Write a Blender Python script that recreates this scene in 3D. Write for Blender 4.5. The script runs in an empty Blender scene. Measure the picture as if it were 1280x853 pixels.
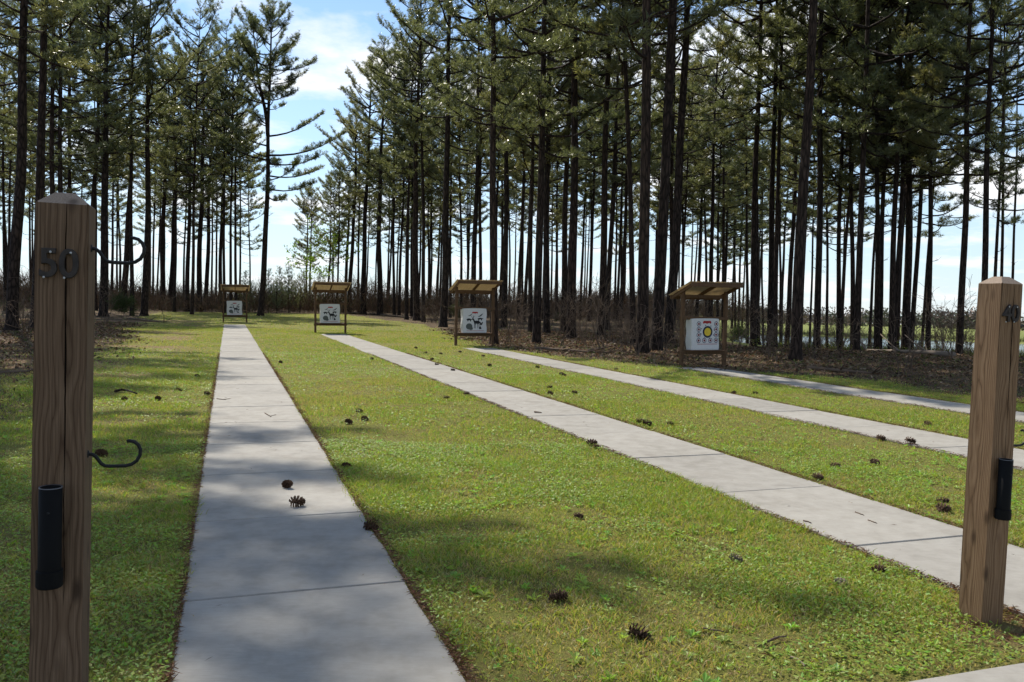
import bpy, bmesh, math, random
import numpy as np
from mathutils import Vector, Matrix

random.seed(7)
RNG = np.random.default_rng(11)
R = math.radians
scene = bpy.context.scene
COL = scene.collection

# ------------------------------------------------------------------ camera, sky, sun, exposure
FPX, CX, CY = 1033.0, 640.0, 426.5          # focal length and centre in photo pixels (1280 x 853)
CAM_H, PITCH, ROLL = 1.55, math.atan(47.5 / 1033.0), 0.0205
cam_data = bpy.data.cameras.new("camera")
cam = bpy.data.objects.new("camera", cam_data)
COL.objects.link(cam)
scene.camera = cam
cam_data.sensor_width = 36.0
cam_data.lens = 36.0 * FPX / 1280.0
cam_data.clip_start, cam_data.clip_end = 0.05, 8000.0
CAM_R = Matrix.Rotation(R(90) - PITCH, 3, 'X') @ Matrix.Rotation(ROLL, 3, 'Z')
cam.matrix_world = Matrix.Translation((0, 0, CAM_H)) @ CAM_R.to_4x4()

SUN_AZ, SUN_EL = -31.0, 47.0                # degrees: azimuth clockwise from +Y
world = bpy.data.worlds.new("World")
scene.world = world
world.use_nodes = True
wn, wl = world.node_tree.nodes, world.node_tree.links
sky = wn.new('ShaderNodeTexSky')
sky.sky_type = 'NISHITA'
sky.sun_disc = False
sky.sun_elevation, sky.sun_rotation = R(SUN_EL), R(SUN_AZ)
sky.air_density, sky.dust_density, sky.ozone_density = 1.0, 0.0, 2.0
bg = wn['Background']
bg.inputs[1].default_value = 0.135
tc = wn.new('ShaderNodeTexCoord')
sep = wn.new('ShaderNodeSeparateXYZ'); wl.new(tc.outputs['Generated'], sep.inputs[0])
zp = wn.new('ShaderNodeMath'); zp.operation = 'ADD'; wl.new(sep.outputs[2], zp.inputs[0]); zp.inputs[1].default_value = 0.16
zm = wn.new('ShaderNodeMath'); zm.operation = 'MAXIMUM'; wl.new(zp.outputs[0], zm.inputs[0]); zm.inputs[1].default_value = 0.05
dv = wn.new('ShaderNodeVectorMath'); dv.operation = 'DIVIDE'
cz = wn.new('ShaderNodeCombineXYZ')
for k in range(3): wl.new(zm.outputs[0], cz.inputs[k])
wl.new(tc.outputs['Generated'], dv.inputs[0]); wl.new(cz.outputs[0], dv.inputs[1])
cn = wn.new('ShaderNodeTexNoise'); cn.inputs['Scale'].default_value = 1.5; cn.inputs['Detail'].default_value = 9; cn.inputs['Roughness'].default_value = 0.56
cmap = wn.new('ShaderNodeMapping'); cmap.inputs['Location'].default_value = (3.1, 1.4, 0.0); cmap.inputs['Scale'].default_value = (1, 1, 0.0)
wl.new(dv.outputs[0], cmap.inputs[0]); wl.new(cmap.outputs[0], cn.inputs['Vector'])
cr = wn.new('ShaderNodeValToRGB'); cr.color_ramp.elements[0].position = 0.50; cr.color_ramp.elements[1].position = 0.64
wl.new(cn.outputs[0], cr.inputs[0])
cm = wn.new('ShaderNodeMix'); cm.data_type = 'RGBA'
hz = wn.new('ShaderNodeMapRange'); hz.interpolation_type = 'SMOOTHSTEP'
wl.new(sep.outputs[2], hz.inputs[0]); hz.inputs[1].default_value, hz.inputs[2].default_value, hz.inputs[3].default_value, hz.inputs[4].default_value = -0.02, 0.36, 0.72, 0.0
hm = wn.new('ShaderNodeMix'); hm.data_type = 'RGBA'; wl.new(hz.outputs[0], hm.inputs[0]); wl.new(sky.outputs[0], hm.inputs[6]); hm.inputs[7].default_value = (3.7, 4.8, 6.0, 1)
wl.new(cr.outputs[0], cm.inputs[0]); wl.new(hm.outputs[2], cm.inputs[6]); cm.inputs[7].default_value = (7.0, 7.05, 7.15, 1)
wl.new(cm.outputs[2], bg.inputs[0])

sun_dir = Vector((math.sin(R(SUN_AZ)) * math.cos(R(SUN_EL)), math.cos(R(SUN_AZ)) * math.cos(R(SUN_EL)), math.sin(R(SUN_EL))))
sun_data = bpy.data.lights.new("sun", 'SUN')
sun_data.energy, sun_data.angle, sun_data.color = 4.9, R(0.53), (1.0, 0.935, 0.83)
sun = bpy.data.objects.new("sun", sun_data)
COL.objects.link(sun)
sun.rotation_euler = (-sun_dir).to_track_quat('-Z', 'Y').to_euler()
sun.location = (-20, 30, 60)

vs = scene.view_settings
vs.view_transform = 'Standard'
vs.look = 'None'
vs.exposure, vs.gamma = 0.30, 1.0
scene.render.engine = 'CYCLES'
cy = scene.cycles
cy.max_bounces, cy.diffuse_bounces, cy.glossy_bounces, cy.transmission_bounces, cy.transparent_max_bounces = 4, 2, 2, 3, 4
cy.use_denoising = True
cy.denoising_prefilter = 'ACCURATE'
cy.use_light_tree = False
cy.use_adaptive_sampling, cy.adaptive_threshold = True, 0.025
cy.sample_clamp_indirect = 6.0
cy.caustics_reflective = cy.caustics_refractive = False


# ------------------------------------------------------------------ helpers
def ray(px, py):
    return CAM_R @ Vector(((px - CX) / FPX, (CY - py) / FPX, -1.0))

def at(px, py, z=0.0):
    """the point of the plane z where the photo pixel lands"""
    d = ray(px, py)
    t = (z - CAM_H) / d.z
    return Vector((d.x * t, d.y * t, z))

def horizon_y(px):
    return 379.0 + ROLL * (px - 640.0)

LANE = R(-19.0)                              # the lanes run 19 degrees left of the view
U = Vector((math.sin(LANE), math.cos(LANE), 0))
V = Vector((math.cos(LANE), -math.sin(LANE), 0))
def lane(u, v, z=0.0):
    return U * u + V * v + Vector((0, 0, z))
def uv_of(x, y):
    return x * U.x + y * U.y, x * V.x + y * V.y
LANE_ROT = -LANE                             # local +x = V, local +y = U

def sstep(a, b, x):
    t = np.clip((np.asarray(x, float) - a) / (b - a), 0, 1)
    return t * t * (3 - 2 * t)

def gz(x, y):
    """height of the ground: flat in the range and the wood, falling to a pond and a field on the right"""
    x = np.asarray(x, float); y = np.asarray(y, float)
    r = np.hypot(x, y)
    a = np.arctan2(x, np.maximum(y, 1e-3))
    m = sstep(0.16, 0.30, a) * (y > 0)
    bed = 0.55 * sstep(70, 74, r) * (1 - sstep(99, 103, r))
    return -m * (1.45 * np.clip((r - 33) / 33, 0, 1) + bed + 0.0143 * np.maximum(0, r - 108))

_LAT = np.random.default_rng(5).random((64, 64))
def vnoise(x, y, scale):
    x = np.asarray(x, float) / scale; y = np.asarray(y, float) / scale
    xi, yi = np.floor(x).astype(int), np.floor(y).astype(int)
    fx, fy = x - xi, y - yi
    fx = fx * fx * (3 - 2 * fx); fy = fy * fy * (3 - 2 * fy)
    L = lambda i, j: _LAT[i % 64, j % 64]
    return (L(xi, yi) * (1 - fx) + L(xi + 1, yi) * fx) * (1 - fy) + (L(xi, yi + 1) * (1 - fx) + L(xi + 1, yi + 1) * fx) * fy

def mesh_np(name, verts, tris=None, quads=None, mats=(), tri_mat=None, quad_mat=None, smooth=False, colors=None):
    """a mesh from numpy arrays: verts (n,3), tris (k,3), quads (m,4)"""
    verts = np.asarray(verts, np.float32)
    tris = np.zeros((0, 3), np.int32) if tris is None or len(tris) == 0 else np.asarray(tris, np.int32)
    quads = np.zeros((0, 4), np.int32) if quads is None or len(quads) == 0 else np.asarray(quads, np.int32)
    me = bpy.data.meshes.new(name)
    me.vertices.add(len(verts)); me.vertices.foreach_set('co', verts.ravel())
    nl = tris.size + quads.size
    me.loops.add(nl); me.loops.foreach_set('vertex_index', np.concatenate([tris.ravel(), quads.ravel()]))
    npol = len(tris) + len(quads)
    starts = np.concatenate([np.arange(len(tris)) * 3, tris.size + np.arange(len(quads)) * 4]).astype(np.int32)
    me.polygons.add(npol); me.polygons.foreach_set('loop_start', starts)
    mi = np.concatenate([np.zeros(len(tris), np.int32) if tri_mat is None else np.broadcast_to(tri_mat, len(tris)),
                         np.zeros(len(quads), np.int32) if quad_mat is None else np.broadcast_to(quad_mat, len(quads))]).astype(np.int32)
    for m in mats: me.materials.append(m)
    me.polygons.foreach_set('material_index', mi)
    me.polygons.foreach_set('use_smooth', np.full(npol, smooth, dtype=bool))
    me.update(calc_edges=True)
    if colors is not None:
        ca = me.color_attributes.new('tint', 'FLOAT_COLOR', 'POINT')
        c4 = np.ones((len(verts), 4), np.float32); c4[:, :3] = colors
        ca.data.foreach_set('color', c4.ravel())
    me.validate()
    return me

def link(name, data, parent=None, loc=None, rotz=None):
    o = bpy.data.objects.new(name, data)
    COL.objects.link(o)
    if parent is not None: o.parent = parent
    if loc is not None: o.location = loc
    if rotz is not None: o.rotation_euler = (0, 0, rotz)
    return o

def tag(o, label=None, cat=None, group=None, kind=None):
    if label: o['label'] = label
    if cat: o['category'] = cat
    if group: o['group'] = group
    if kind: o['kind'] = kind
    return o

class MB:
    """collects shapes, builds ONE mesh"""
    def __init__(self): self.v, self.f, self.m, self.n = [], [], [], 0
    def add(self, verts, faces, mat=0):
        self.v.extend([tuple(p) for p in verts])
        self.f.extend([tuple(i + self.n for i in fc) for fc in faces]); self.m.extend([mat] * len(faces))
        self.n += len(verts); return self
    def box(self, c, s, mat=0, bev=0.0, rot=None):
        bm = bmesh.new(); bmesh.ops.create_cube(bm, size=1.0)
        bmesh.ops.scale(bm, vec=s, verts=bm.verts)
        if bev: bmesh.ops.bevel(bm, geom=bm.edges[:], offset=bev, segments=2, affect='EDGES', profile=0.5)
        if rot is not None: bmesh.ops.transform(bm, matrix=rot.to_4x4(), verts=bm.verts)
        bm.verts.index_update()
        self.add([v.co + Vector(c) for v in bm.verts], [[v.index for v in f.verts] for f in bm.faces], mat)
        bm.free(); return self
    def beam(self, a, b, w, h, mat=0, bev=0.004):
        a, b = Vector(a), Vector(b); d = b - a
        rot = d.to_track_quat('Y', 'Z').to_matrix()
        return self.box((a + b) / 2, (w, d.length, h), mat, bev, rot)
    def tube(self, pts, rad, sides=8, mat=0, caps=True):
        pts = [Vector(p) for p in pts]; n = len(pts)
        rad = [rad] * n if not hasattr(rad, '__len__') else rad
        vs_, fs = [], []
        up = Vector((0.3, 0.2, 1)).normalized(); prev = None
        for i in range(n):
            t = (pts[min(i + 1, n - 1)] - pts[max(i - 1, 0)]).normalized()
            a = prev - t * prev.dot(t) if prev is not None else t.cross(up)
            if a.length < 1e-4: a = t.cross(Vector((1, 0, 0)))
            a.normalize(); prev = a; b = t.cross(a)
            for k in range(sides):
                an = 2 * math.pi * k / sides
                vs_.append(pts[i] + (a * math.cos(an) + b * math.sin(an)) * rad[i])
        for i in range(n - 1):
            for k in range(sides):
                k2 = (k + 1) % sides
                fs.append((i * sides + k, i * sides + k2, (i + 1) * sides + k2, (i + 1) * sides + k))
        if caps:
            fs.append(tuple(range(sides))[::-1]); fs.append(tuple((n - 1) * sides + k for k in range(sides)))
        return self.add(vs_, fs, mat)
    def lathe(self, prof, sides=20, mat=0, axis=(0, 0, 0)):
        vs_, fs = [], []
        for r, z in prof:
            for k in range(sides):
                a = 2 * math.pi * k / sides
                vs_.append((axis[0] + r * math.cos(a), axis[1] + r * math.sin(a), axis[2] + z))
        for i in range(len(prof) - 1):
            for k in range(sides):
                k2 = (k + 1) % sides
                fs.append((i * sides + k, i * sides + k2, (i + 1) * sides + k2, (i + 1) * sides + k))
        return self.add(vs_, fs, mat)
    def mesh(self, name, mats, smooth=False):
        me = bpy.data.meshes.new(name)
        me.from_pydata(self.v, [], self.f)
        for m in (mats if isinstance(mats, (list, tuple)) else [mats]): me.materials.append(m)
        me.polygons.foreach_set('material_index', self.m)
        me.polygons.foreach_set('use_smooth', [smooth] * len(self.f))
        me.update()
        return me
    def build(self, name, mats, parent=None, smooth=False, loc=None, rotz=None):
        return link(name, self.mesh(name, mats, smooth), parent, loc, rotz)


# ------------------------------------------------------------------ materials
class NM:
    """a node material with short helpers"""
    def __init__(self, name):
        self.m = bpy.data.materials.new(name); self.m.use_nodes = True
        self.nt = self.m.node_tree; self.n = self.nt.nodes; self.b = self.n['Principled BSDF']; self.out = self.n['Material Output']
    def l(self, a, b): self.nt.links.new(a, b)
    def new(self, t, **kw):
        n = self.n.new(t)
        for k, v in kw.items(): setattr(n, k, v)
        return n
    def coord(self, kind='Object', scale=(1, 1, 1), loc=(0, 0, 0), rot=(0, 0, 0)):
        if kind == 'World':
            src = self.new('ShaderNodeNewGeometry').outputs['Position']
        else:
            src = self.new('ShaderNodeTexCoord').outputs[kind]
        mp = self.new('ShaderNodeMapping'); mp.inputs['Scale'].default_value = scale; mp.inputs['Location'].default_value = loc; mp.inputs['Rotation'].default_value = rot
        self.l(src, mp.inputs[0]); return mp.outputs[0]
    def noise(self, vec, scale, detail=4, rough=0.55, dist=0.0):
        n = self.new('ShaderNodeTexNoise'); n.inputs['Scale'].default_value = scale; n.inputs['Detail'].default_value = detail
        n.inputs['Roughness'].default_value = rough; n.inputs['Distortion'].default_value = dist
        if vec is not None: self.l(vec, n.inputs['Vector'])
        return n.outputs[0]
    def ramp(self, fac, stops):
        r = self.new('ShaderNodeValToRGB'); e = r.color_ramp.elements
        while len(e) < len(stops): e.new(0.5)
        for k, (p, c) in enumerate(stops):
            e[k].position = p; e[k].color = (*c, 1) if len(c) == 3 else c
        self.l(fac, r.inputs[0]); return r.outputs[0]
    def mix(self, fac, a, b, mode='MIX'):
        m = self.new('ShaderNodeMix', data_type='RGBA', blend_type=mode)
        for i, x in ((0, fac), (6, a), (7, b)):
            if isinstance(x, (int, float)): m.inputs[i].default_value = x
            elif isinstance(x, tuple): m.inputs[i].default_value = (*x, 1) if len(x) == 3 else x
            else: self.l(x, m.inputs[i])
        return m.outputs[2]
    def math(self, op, a, b=None):
        m = self.new('ShaderNodeMath', operation=op)
        for i, x in ((0, a), (1, b)):
            if x is None: continue
            if isinstance(x, (int, float)): m.inputs[i].default_value = x
            else: self.l(x, m.inputs[i])
        return m.outputs[0]
    def bump(self, h, strength=0.4, dist=0.01):
        b = self.new('ShaderNodeBump'); b.inputs['Strength'].default_value = strength; b.inputs['Distance'].default_value = dist
        self.l(h, b.inputs['Height']); self.l(b.outputs[0], self.b.inputs['Normal']); return b.outputs[0]
    def color(self, c):
        if isinstance(c, tuple): self.b.inputs['Base Color'].default_value = (*c, 1)
        else: self.l(c, self.b.inputs['Base Color'])
    def rough(self, r, spec=None):
        if isinstance(r, (int, float)): self.b.inputs['Roughness'].default_value = r
        else: self.l(r, self.b.inputs['Roughness'])
        if spec is not None: self.b.inputs['Specular IOR Level'].default_value = spec
    def translucent(self, col, fac):
        t = self.new('ShaderNodeBsdfTranslucent')
        if isinstance(col, tuple): t.inputs[0].default_value = (*col, 1)
        else: self.l(col, t.inputs[0])
        ms = self.new('ShaderNodeMixShader'); ms.inputs[0].default_value = fac
        self.l(self.b.outputs[0], ms.inputs[1]); self.l(t.outputs[0], ms.inputs[2]); self.l(ms.outputs[0], self.out.inputs[0])

def simple(name, col, rough=0.6, spec=0.3, var=0.15, scale=8.0):
    k = NM(name); c = k.noise(k.coord(), scale, 4)
    k.color(k.ramp(c, [(0.3, tuple(x * (1 - var) for x in col)), (0.7, tuple(min(1, x * (1 + var)) for x in col))]))
    k.rough(rough, spec); return k.m

def make_ground_mat():
    k = NM('ground')
    w = k.coord('World')
    att = k.new('ShaderNodeAttribute', attribute_name='tint')
    sep_ = k.new('ShaderNodeSeparateColor'); k.l(att.outputs['Color'], sep_.inputs[0])
    n1 = k.noise(w, 0.35, 5, 0.6); n2 = k.noise(w, 2.6, 5, 0.65); n3 = k.noise(w, 28, 5, 0.7); n4 = k.noise(w, 160, 3, 0.7)
    # grass: clumps of green over tan thatch
    mixn = k.math('ADD', k.math('MULTIPLY', n2, 0.5), k.math('MULTIPLY', n3, 0.5))
    grass = k.ramp(mixn, [(0.36, (0.20, 0.150, 0.070)), (0.45, (0.205, 0.190, 0.052)), (0.56, (0.215, 0.240, 0.044)), (0.68, (0.26, 0.285, 0.060))])
    dry = k.ramp(n1, [(0.45, (0.0, 0.0, 0.0)), (0.72, (0.65, 0.65, 0.65))])
    grass = k.mix(dry, grass, k.ramp(n3, [(0.35, (0.22, 0.175, 0.07)), (0.65, (0.28, 0.26, 0.085))]))
    grass = k.mix(k.ramp(n4, [(0.35, (0.55, 0.55, 0.55)), (0.55, (0, 0, 0))]), grass, (0.085, 0.085, 0.026))
    # pine straw: red brown with dark humus and pale twigs
    stretched = k.noise(k.coord('World', (1, 1, 1), rot=(0, 0, 0.6)), 40, 5, 0.7, 1.0)
    straw = k.ramp(stretched, [(0.3, (0.035, 0.024, 0.016)), (0.48, (0.115, 0.075, 0.045)), (0.62, (0.19, 0.125, 0.075)), (0.76, (0.28, 0.21, 0.14))])
    straw = k.mix(k.ramp(n2, [(0.40, (0, 0, 0)), (0.66, (0.75, 0.75, 0.75))]), straw, (0.055, 0.050, 0.026))
    sand = k.ramp(n3, [(0.3, (0.20, 0.13, 0.075)), (0.7, (0.30, 0.20, 0.115))])
    field = k.ramp(n1, [(0.35, (0.16, 0.19, 0.05)), (0.65, (0.21, 0.22, 0.07))])
    edge = k.math('ADD', sep_.outputs[0], k.math('MULTIPLY', k.math('SUBTRACT', n2, 0.5), 0.9))
    col = k.mix(k.ramp(edge, [(0.42, (0, 0, 0)), (0.58, (1, 1, 1))]), grass, straw)
    col = k.mix(sep_.outputs[1], col, sand)
    col = k.mix(sep_.outputs[2], col, field)
    k.color(col); k.rough(0.95, 0.1)
    k.bump(k.math('ADD', k.math('MULTIPLY', n3, 0.6), k.math('MULTIPLY', n4, 0.4)), 0.9, 0.05)
    return k.m

def make_concrete(rotz):
    k = NM('concrete')
    w = k.coord('World')
    big = k.noise(w, 0.9, 5, 0.6); mid = k.noise(w, 6, 6, 0.65); fine = k.noise(w, 170, 3, 0.7)
    broom = k.noise(k.coord('World', (9, 330, 1), rot=(0, 0, rotz)), 1.0, 3, 0.6)
    info = k.new('ShaderNodeObjectInfo')
    tone = k.math('ADD', k.math('MULTIPLY', big, 0.45), k.math('MULTIPLY', mid, 0.55))
    c = k.ramp(tone, [(0.34, (0.235, 0.219, 0.19)), (0.5, (0.325, 0.308, 0.274)), (0.66, (0.385, 0.367, 0.33))])
    c = k.mix(k.ramp(fine, [(0.30, (0.3, 0.3, 0.3)), (0.42, (0, 0, 0))]), c, (0.28, 0.265, 0.235))
    c = k.mix(k.ramp(broom, [(0.36, (0.6, 0.6, 0.6)), (0.55, (0, 0, 0))]), c, (0.255, 0.24, 0.213))
    per = k.ramp(info.outputs['Random'], [(0.0, (0.90, 0.90, 0.90)), (1.0, (1.04, 1.03, 1.01))])
    c = k.mix(1.0, c, per, 'MULTIPLY')
    stain = k.noise(w, 1.7, 6, 0.7, 0.6)
    c = k.mix(k.ramp(stain, [(0.56, (0, 0, 0)), (0.72, (0.55, 0.55, 0.55))]), c, (0.23, 0.205, 0.17))
    k.color(c); k.rough(0.85, 0.25)
    k.bump(k.math('ADD', k.math('MULTIPLY', broom, 0.7), k.math('MULTIPLY', fine, 0.3)), 0.22, 0.003)
    return k.m

def make_wood(name, dark, mid, light, ring=170.0, pith=(0.014, 0.03), wob=0.013, weather=0.25):
    k = NM(name)
    o = k.coord('Object')
    s_ = k.new('ShaderNodeSeparateXYZ'); k.l(o, s_.inputs[0])
    low = k.noise(k.coord('Object', (7, 7, 2.2)), 1.0, 3, 0.5)
    low2 = k.noise(k.coord('Object', (3, 3, 2.6), (4, 1, 7)), 1.0, 2, 0.5)
    x = k.math('ADD', k.math('SUBTRACT', s_.outputs[0], pith[0]), k.math('MULTIPLY', k.math('SUBTRACT', low, 0.5), wob * 2))
    y = k.math('ADD', k.math('SUBTRACT', s_.outputs[1], pith[1]), k.math('MULTIPLY', k.math('SUBTRACT', low2, 0.5), wob * 2))
    r_ = k.math('SQRT', k.math('ADD', k.math('MULTIPLY', x, x), k.math('MULTIPLY', y, y)))
    fine = k.noise(k.coord('Object', (240, 240, 5)), 1.0, 4, 0.6)
    ph = k.math('ADD', k.math('MULTIPLY', r_, ring), k.math('MULTIPLY', fine, 0.35))
    saw = k.math('FRACT', ph)
    c = k.ramp(saw, [(0.0, mid), (0.55, light), (0.82, mid), (0.93, dark), (1.0, mid)])
    c = k.mix(k.ramp(fine, [(0.38, (0.55, 0.55, 0.55)), (0.55, (0, 0, 0))]), c, dark)
    blot = k.noise(k.coord('Object', (6, 6, 2.0)), 1.0, 4)
    c = k.mix(k.math('MULTIPLY', blot, weather), c, tuple(0.6 * (a + b) * 0.5 for a, b in zip(dark, mid)))
    kn = k.new('ShaderNodeTexVoronoi', feature='F1'); kn.inputs['Scale'].default_value = 1.0
    k.l(k.coord('Object', (11, 11, 4.2), (0.3, 0.2, 0.45)), kn.inputs['Vector'])
    c = k.mix(k.ramp(kn.outputs['Distance'], [(0.07, (0.85, 0.85, 0.85)), (0.21, (0, 0, 0))]), c, tuple(a * 0.55 for a in dark))
    k.color(c); k.rough(0.75, 0.2)
    k.bump(k.math('ADD', saw, fine), 0.25, 0.002)
    return k.m

def make_bark():
    k = NM('pine_bark')
    c0 = k.coord('Object', (9, 9, 2.2))
    v = k.new('ShaderNodeTexVoronoi', feature='DISTANCE_TO_EDGE'); v.inputs['Scale'].default_value = 1.0
    k.l(c0, v.inputs['Vector'])
    n = k.noise(k.coord('Object', (16, 16, 5)), 1.0, 5, 0.65)
    plates = k.math('ADD', k.math('MULTIPLY', v.outputs[0], 1.3), k.math('MULTIPLY', n, 0.35))
    c = k.ramp(plates, [(0.16, (0.011, 0.008, 0.007)), (0.34, (0.036, 0.026, 0.021)), (0.65, (0.066, 0.047, 0.037))])
    info = k.new('ShaderNodeObjectInfo')
    c = k.mix(1.0, c, k.ramp(info.outputs['Random'], [(0, (0.8, 0.82, 0.85)), (1, (1.12, 1.05, 0.98))]), 'MULTIPLY')
    k.color(c); k.rough(0.9, 0.15); k.bump(plates, 0.9, 0.03)
    return k.m

def make_leafy(name, stops, trans, tcol, rough=0.45, spec=0.5, rnd=True):
    """foliage: the colour varies from clump to clump and from plant to plant"""
    k = NM(name)
    n = k.noise(k.coord('Object'), 1.1, 4, 0.6)
    n2 = k.noise(k.coord('Object'), 14.0, 2, 0.6)
    c = k.ramp(k.math('ADD', k.math('MULTIPLY', n, 0.6), k.math('MULTIPLY', n2, 0.4)), stops)
    if rnd:
        info = k.new('ShaderNodeObjectInfo')
        c = k.mix(1.0, c, k.ramp(info.outputs['Random'], [(0, (0.85, 0.92, 0.95)), (0.5, (1, 1, 1)), (1, (1.22, 1.08, 0.9))]), 'MULTIPLY')
    k.color(c); k.rough(rough, spec)
    k.translucent(k.mix(1.0, c, tcol, 'MULTIPLY'), trans)
    return k.m

def make_tinted(name, rough=0.6, spec=0.3, trans=0.3, gain=(1.6, 1.7, 0.9)):
    """colour per blade, leaf or straw from the mesh's own colours"""
    k = NM(name)
    att = k.new('ShaderNodeAttribute', attribute_name='tint')
    k.color(att.outputs['Color']); k.rough(rough, spec)
    if trans: k.translucent(k.mix(1.0, att.outputs['Color'], gain, 'MULTIPLY'), trans)
    return k.m

M = {}
M['ground'] = make_ground_mat()
M['concrete'] = make_concrete(LANE_ROT * -1)
M['post'] = make_wood('post_timber', (0.070, 0.039, 0.021), (0.132, 0.081, 0.047), (0.192, 0.124, 0.076))
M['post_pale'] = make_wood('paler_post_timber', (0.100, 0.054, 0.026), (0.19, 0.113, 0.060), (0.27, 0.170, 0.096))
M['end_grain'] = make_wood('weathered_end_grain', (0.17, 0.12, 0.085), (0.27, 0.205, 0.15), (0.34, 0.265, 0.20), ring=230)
M['lumber'] = make_wood('shelter_lumber', (0.060, 0.032, 0.017), (0.118, 0.066, 0.034), (0.165, 0.096, 0.050), ring=90, pith=(0.02, 0.05))
M['bark'] = make_bark()
M['needles'] = make_leafy('pine_needles', [(0.32, (0.085, 0.100, 0.046)), (0.5, (0.135, 0.148, 0.068)), (0.68, (0.195, 0.198, 0.102))], 0.48, (1.5, 1.5, 1.0), 0.35, 0.7)
M['leaf_bright'] = make_leafy('spring_leaves', [(0.3, (0.11, 0.17, 0.025)), (0.7, (0.19, 0.26, 0.045))], 0.5, (1.5, 1.6, 0.8), 0.5, 0.3)
M['leaf_dark'] = make_leafy('evergreen_leaves', [(0.3, (0.030, 0.045, 0.018)), (0.7, (0.07, 0.09, 0.03))], 0.3, (1.5, 1.6, 0.8), 0.6, 0.2)
M['brush'] = make_tinted('dry_brush', 0.9, 0.1, 0.0)
M['twig'] = simple('grey_brown_twigs', (0.13, 0.095, 0.07), 0.9, 0.1, 0.3, 3.0)
M['blade'] = make_tinted('grass_blades', 0.5, 0.35, 0.38)
M['litter'] = make_tinted('straw_and_leaf_litter', 0.8, 0.2, 0.15, (1.2, 1.0, 0.8))
M['cone'] = simple('pine_cone_scales', (0.085, 0.048, 0.028), 0.8, 0.2, 0.45, 60.0)
M['cone_grey'] = simple('weathered_cone_scales', (0.20, 0.16, 0.125), 0.85, 0.2, 0.3, 60.0)
M['black'] = simple('black_plastic', (0.006, 0.006, 0.006), 0.7, 0.12, 0.2)
M['iron'] = simple('black_coated_iron', (0.008, 0.008, 0.008), 0.5, 0.3, 0.3, 40.0)
M['rim'] = simple('dusty_black_rim', (0.10, 0.10, 0.105), 0.6, 0.4, 0.2)
M['digit'] = simple('dark_bronze_numeral', (0.038, 0.031, 0.027), 0.7, 0.25, 0.3, 30.0)
M['screw'] = simple('zinc_screw', (0.45, 0.44, 0.42), 0.35, 0.5, 0.1)
M['crack'] = simple('split_in_the_wood', (0.012, 0.008, 0.006), 0.95, 0.0, 0.2)
M['bag'] = simple('white_woven_bag', (0.60, 0.59, 0.575), 0.75, 0.2, 0.05, 30.0)
M['ink'] = simple('black_ink', (0.022, 0.022, 0.024), 0.7, 0.2, 0.1)
M['ink_blue'] = simple('dark_blue_ink', (0.030, 0.040, 0.075), 0.7, 0.2, 0.1)
M['ink_red'] = simple('red_ink', (0.34, 0.030, 0.028), 0.7, 0.2, 0.1)
M['ink_yellow'] = simple('yellow_ink', (0.70, 0.50, 0.05), 0.7, 0.2, 0.1)
M['ink_white'] = simple('white_ink', (0.60, 0.59, 0.58), 0.7, 0.2, 0.03)
M['ink_grey'] = simple('grey_ink', (0.10, 0.11, 0.10), 0.7, 0.2, 0.1)
def make_roofing():
    k = NM('translucent_corrugated_sheet')
    n = k.noise(k.coord(), 9, 4)
    c = k.ramp(n, [(0.3, (0.31, 0.265, 0.20)), (0.7, (0.40, 0.35, 0.27))])
    k.color(c); k.rough(0.5, 0.3); k.translucent(k.mix(1.0, c, (1.5, 1.45, 1.3), 'MULTIPLY'), 0.5); return k.m
M['roofing'] = make_roofing()
def make_water():
    k = NM('pond_water'); k.color((0.05, 0.07, 0.085)); k.rough(0.08, 0.5)
    k.bump(k.noise(k.coord('World', (1, 2.2, 1)), 2.2, 4, 0.6), 0.35, 0.05); return k.m
M['water'] = make_water()
M['soil'] = simple('sandy_joint_soil', (0.075, 0.055, 0.038), 0.95, 0.05, 0.4, 25.0)


# ------------------------------------------------------------------ the ground
VR_U = [-40, 0, 11, 14, 17, 20, 25, 33, 41, 55, 90]
VR_V = [14, 13, 12.6, 13.2, 12.3, 10.5, 8.9, 9.3, 10.9, 12.2, 11.5]
VL_U = [-40, 5, 10, 16, 22, 30, 60, 90]
VL_V = [-3.2, -3.0, -3.0, -3.5, -3.4, -3.7, -5.4, -6.5]
def straw_mask(x, y):
    """0 on the mown range, 1 on the forest floor"""
    x = np.asarray(x, float); y = np.asarray(y, float)
    u = x * U.x + y * U.y; v = x * V.x + y * V.y
    wob = (vnoise(x, y, 2.3) - 0.5) * 1.3
    right = sstep(-0.9, 0.9, v - np.interp(u, VR_U, VR_V) + wob)
    left = sstep(-1.3, 1.3, np.interp(u, VL_U, VL_V) - v + wob * 1.3)
    far = sstep(-3, 3, u - 88)
    return np.maximum(np.maximum(right, left), far)

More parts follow.
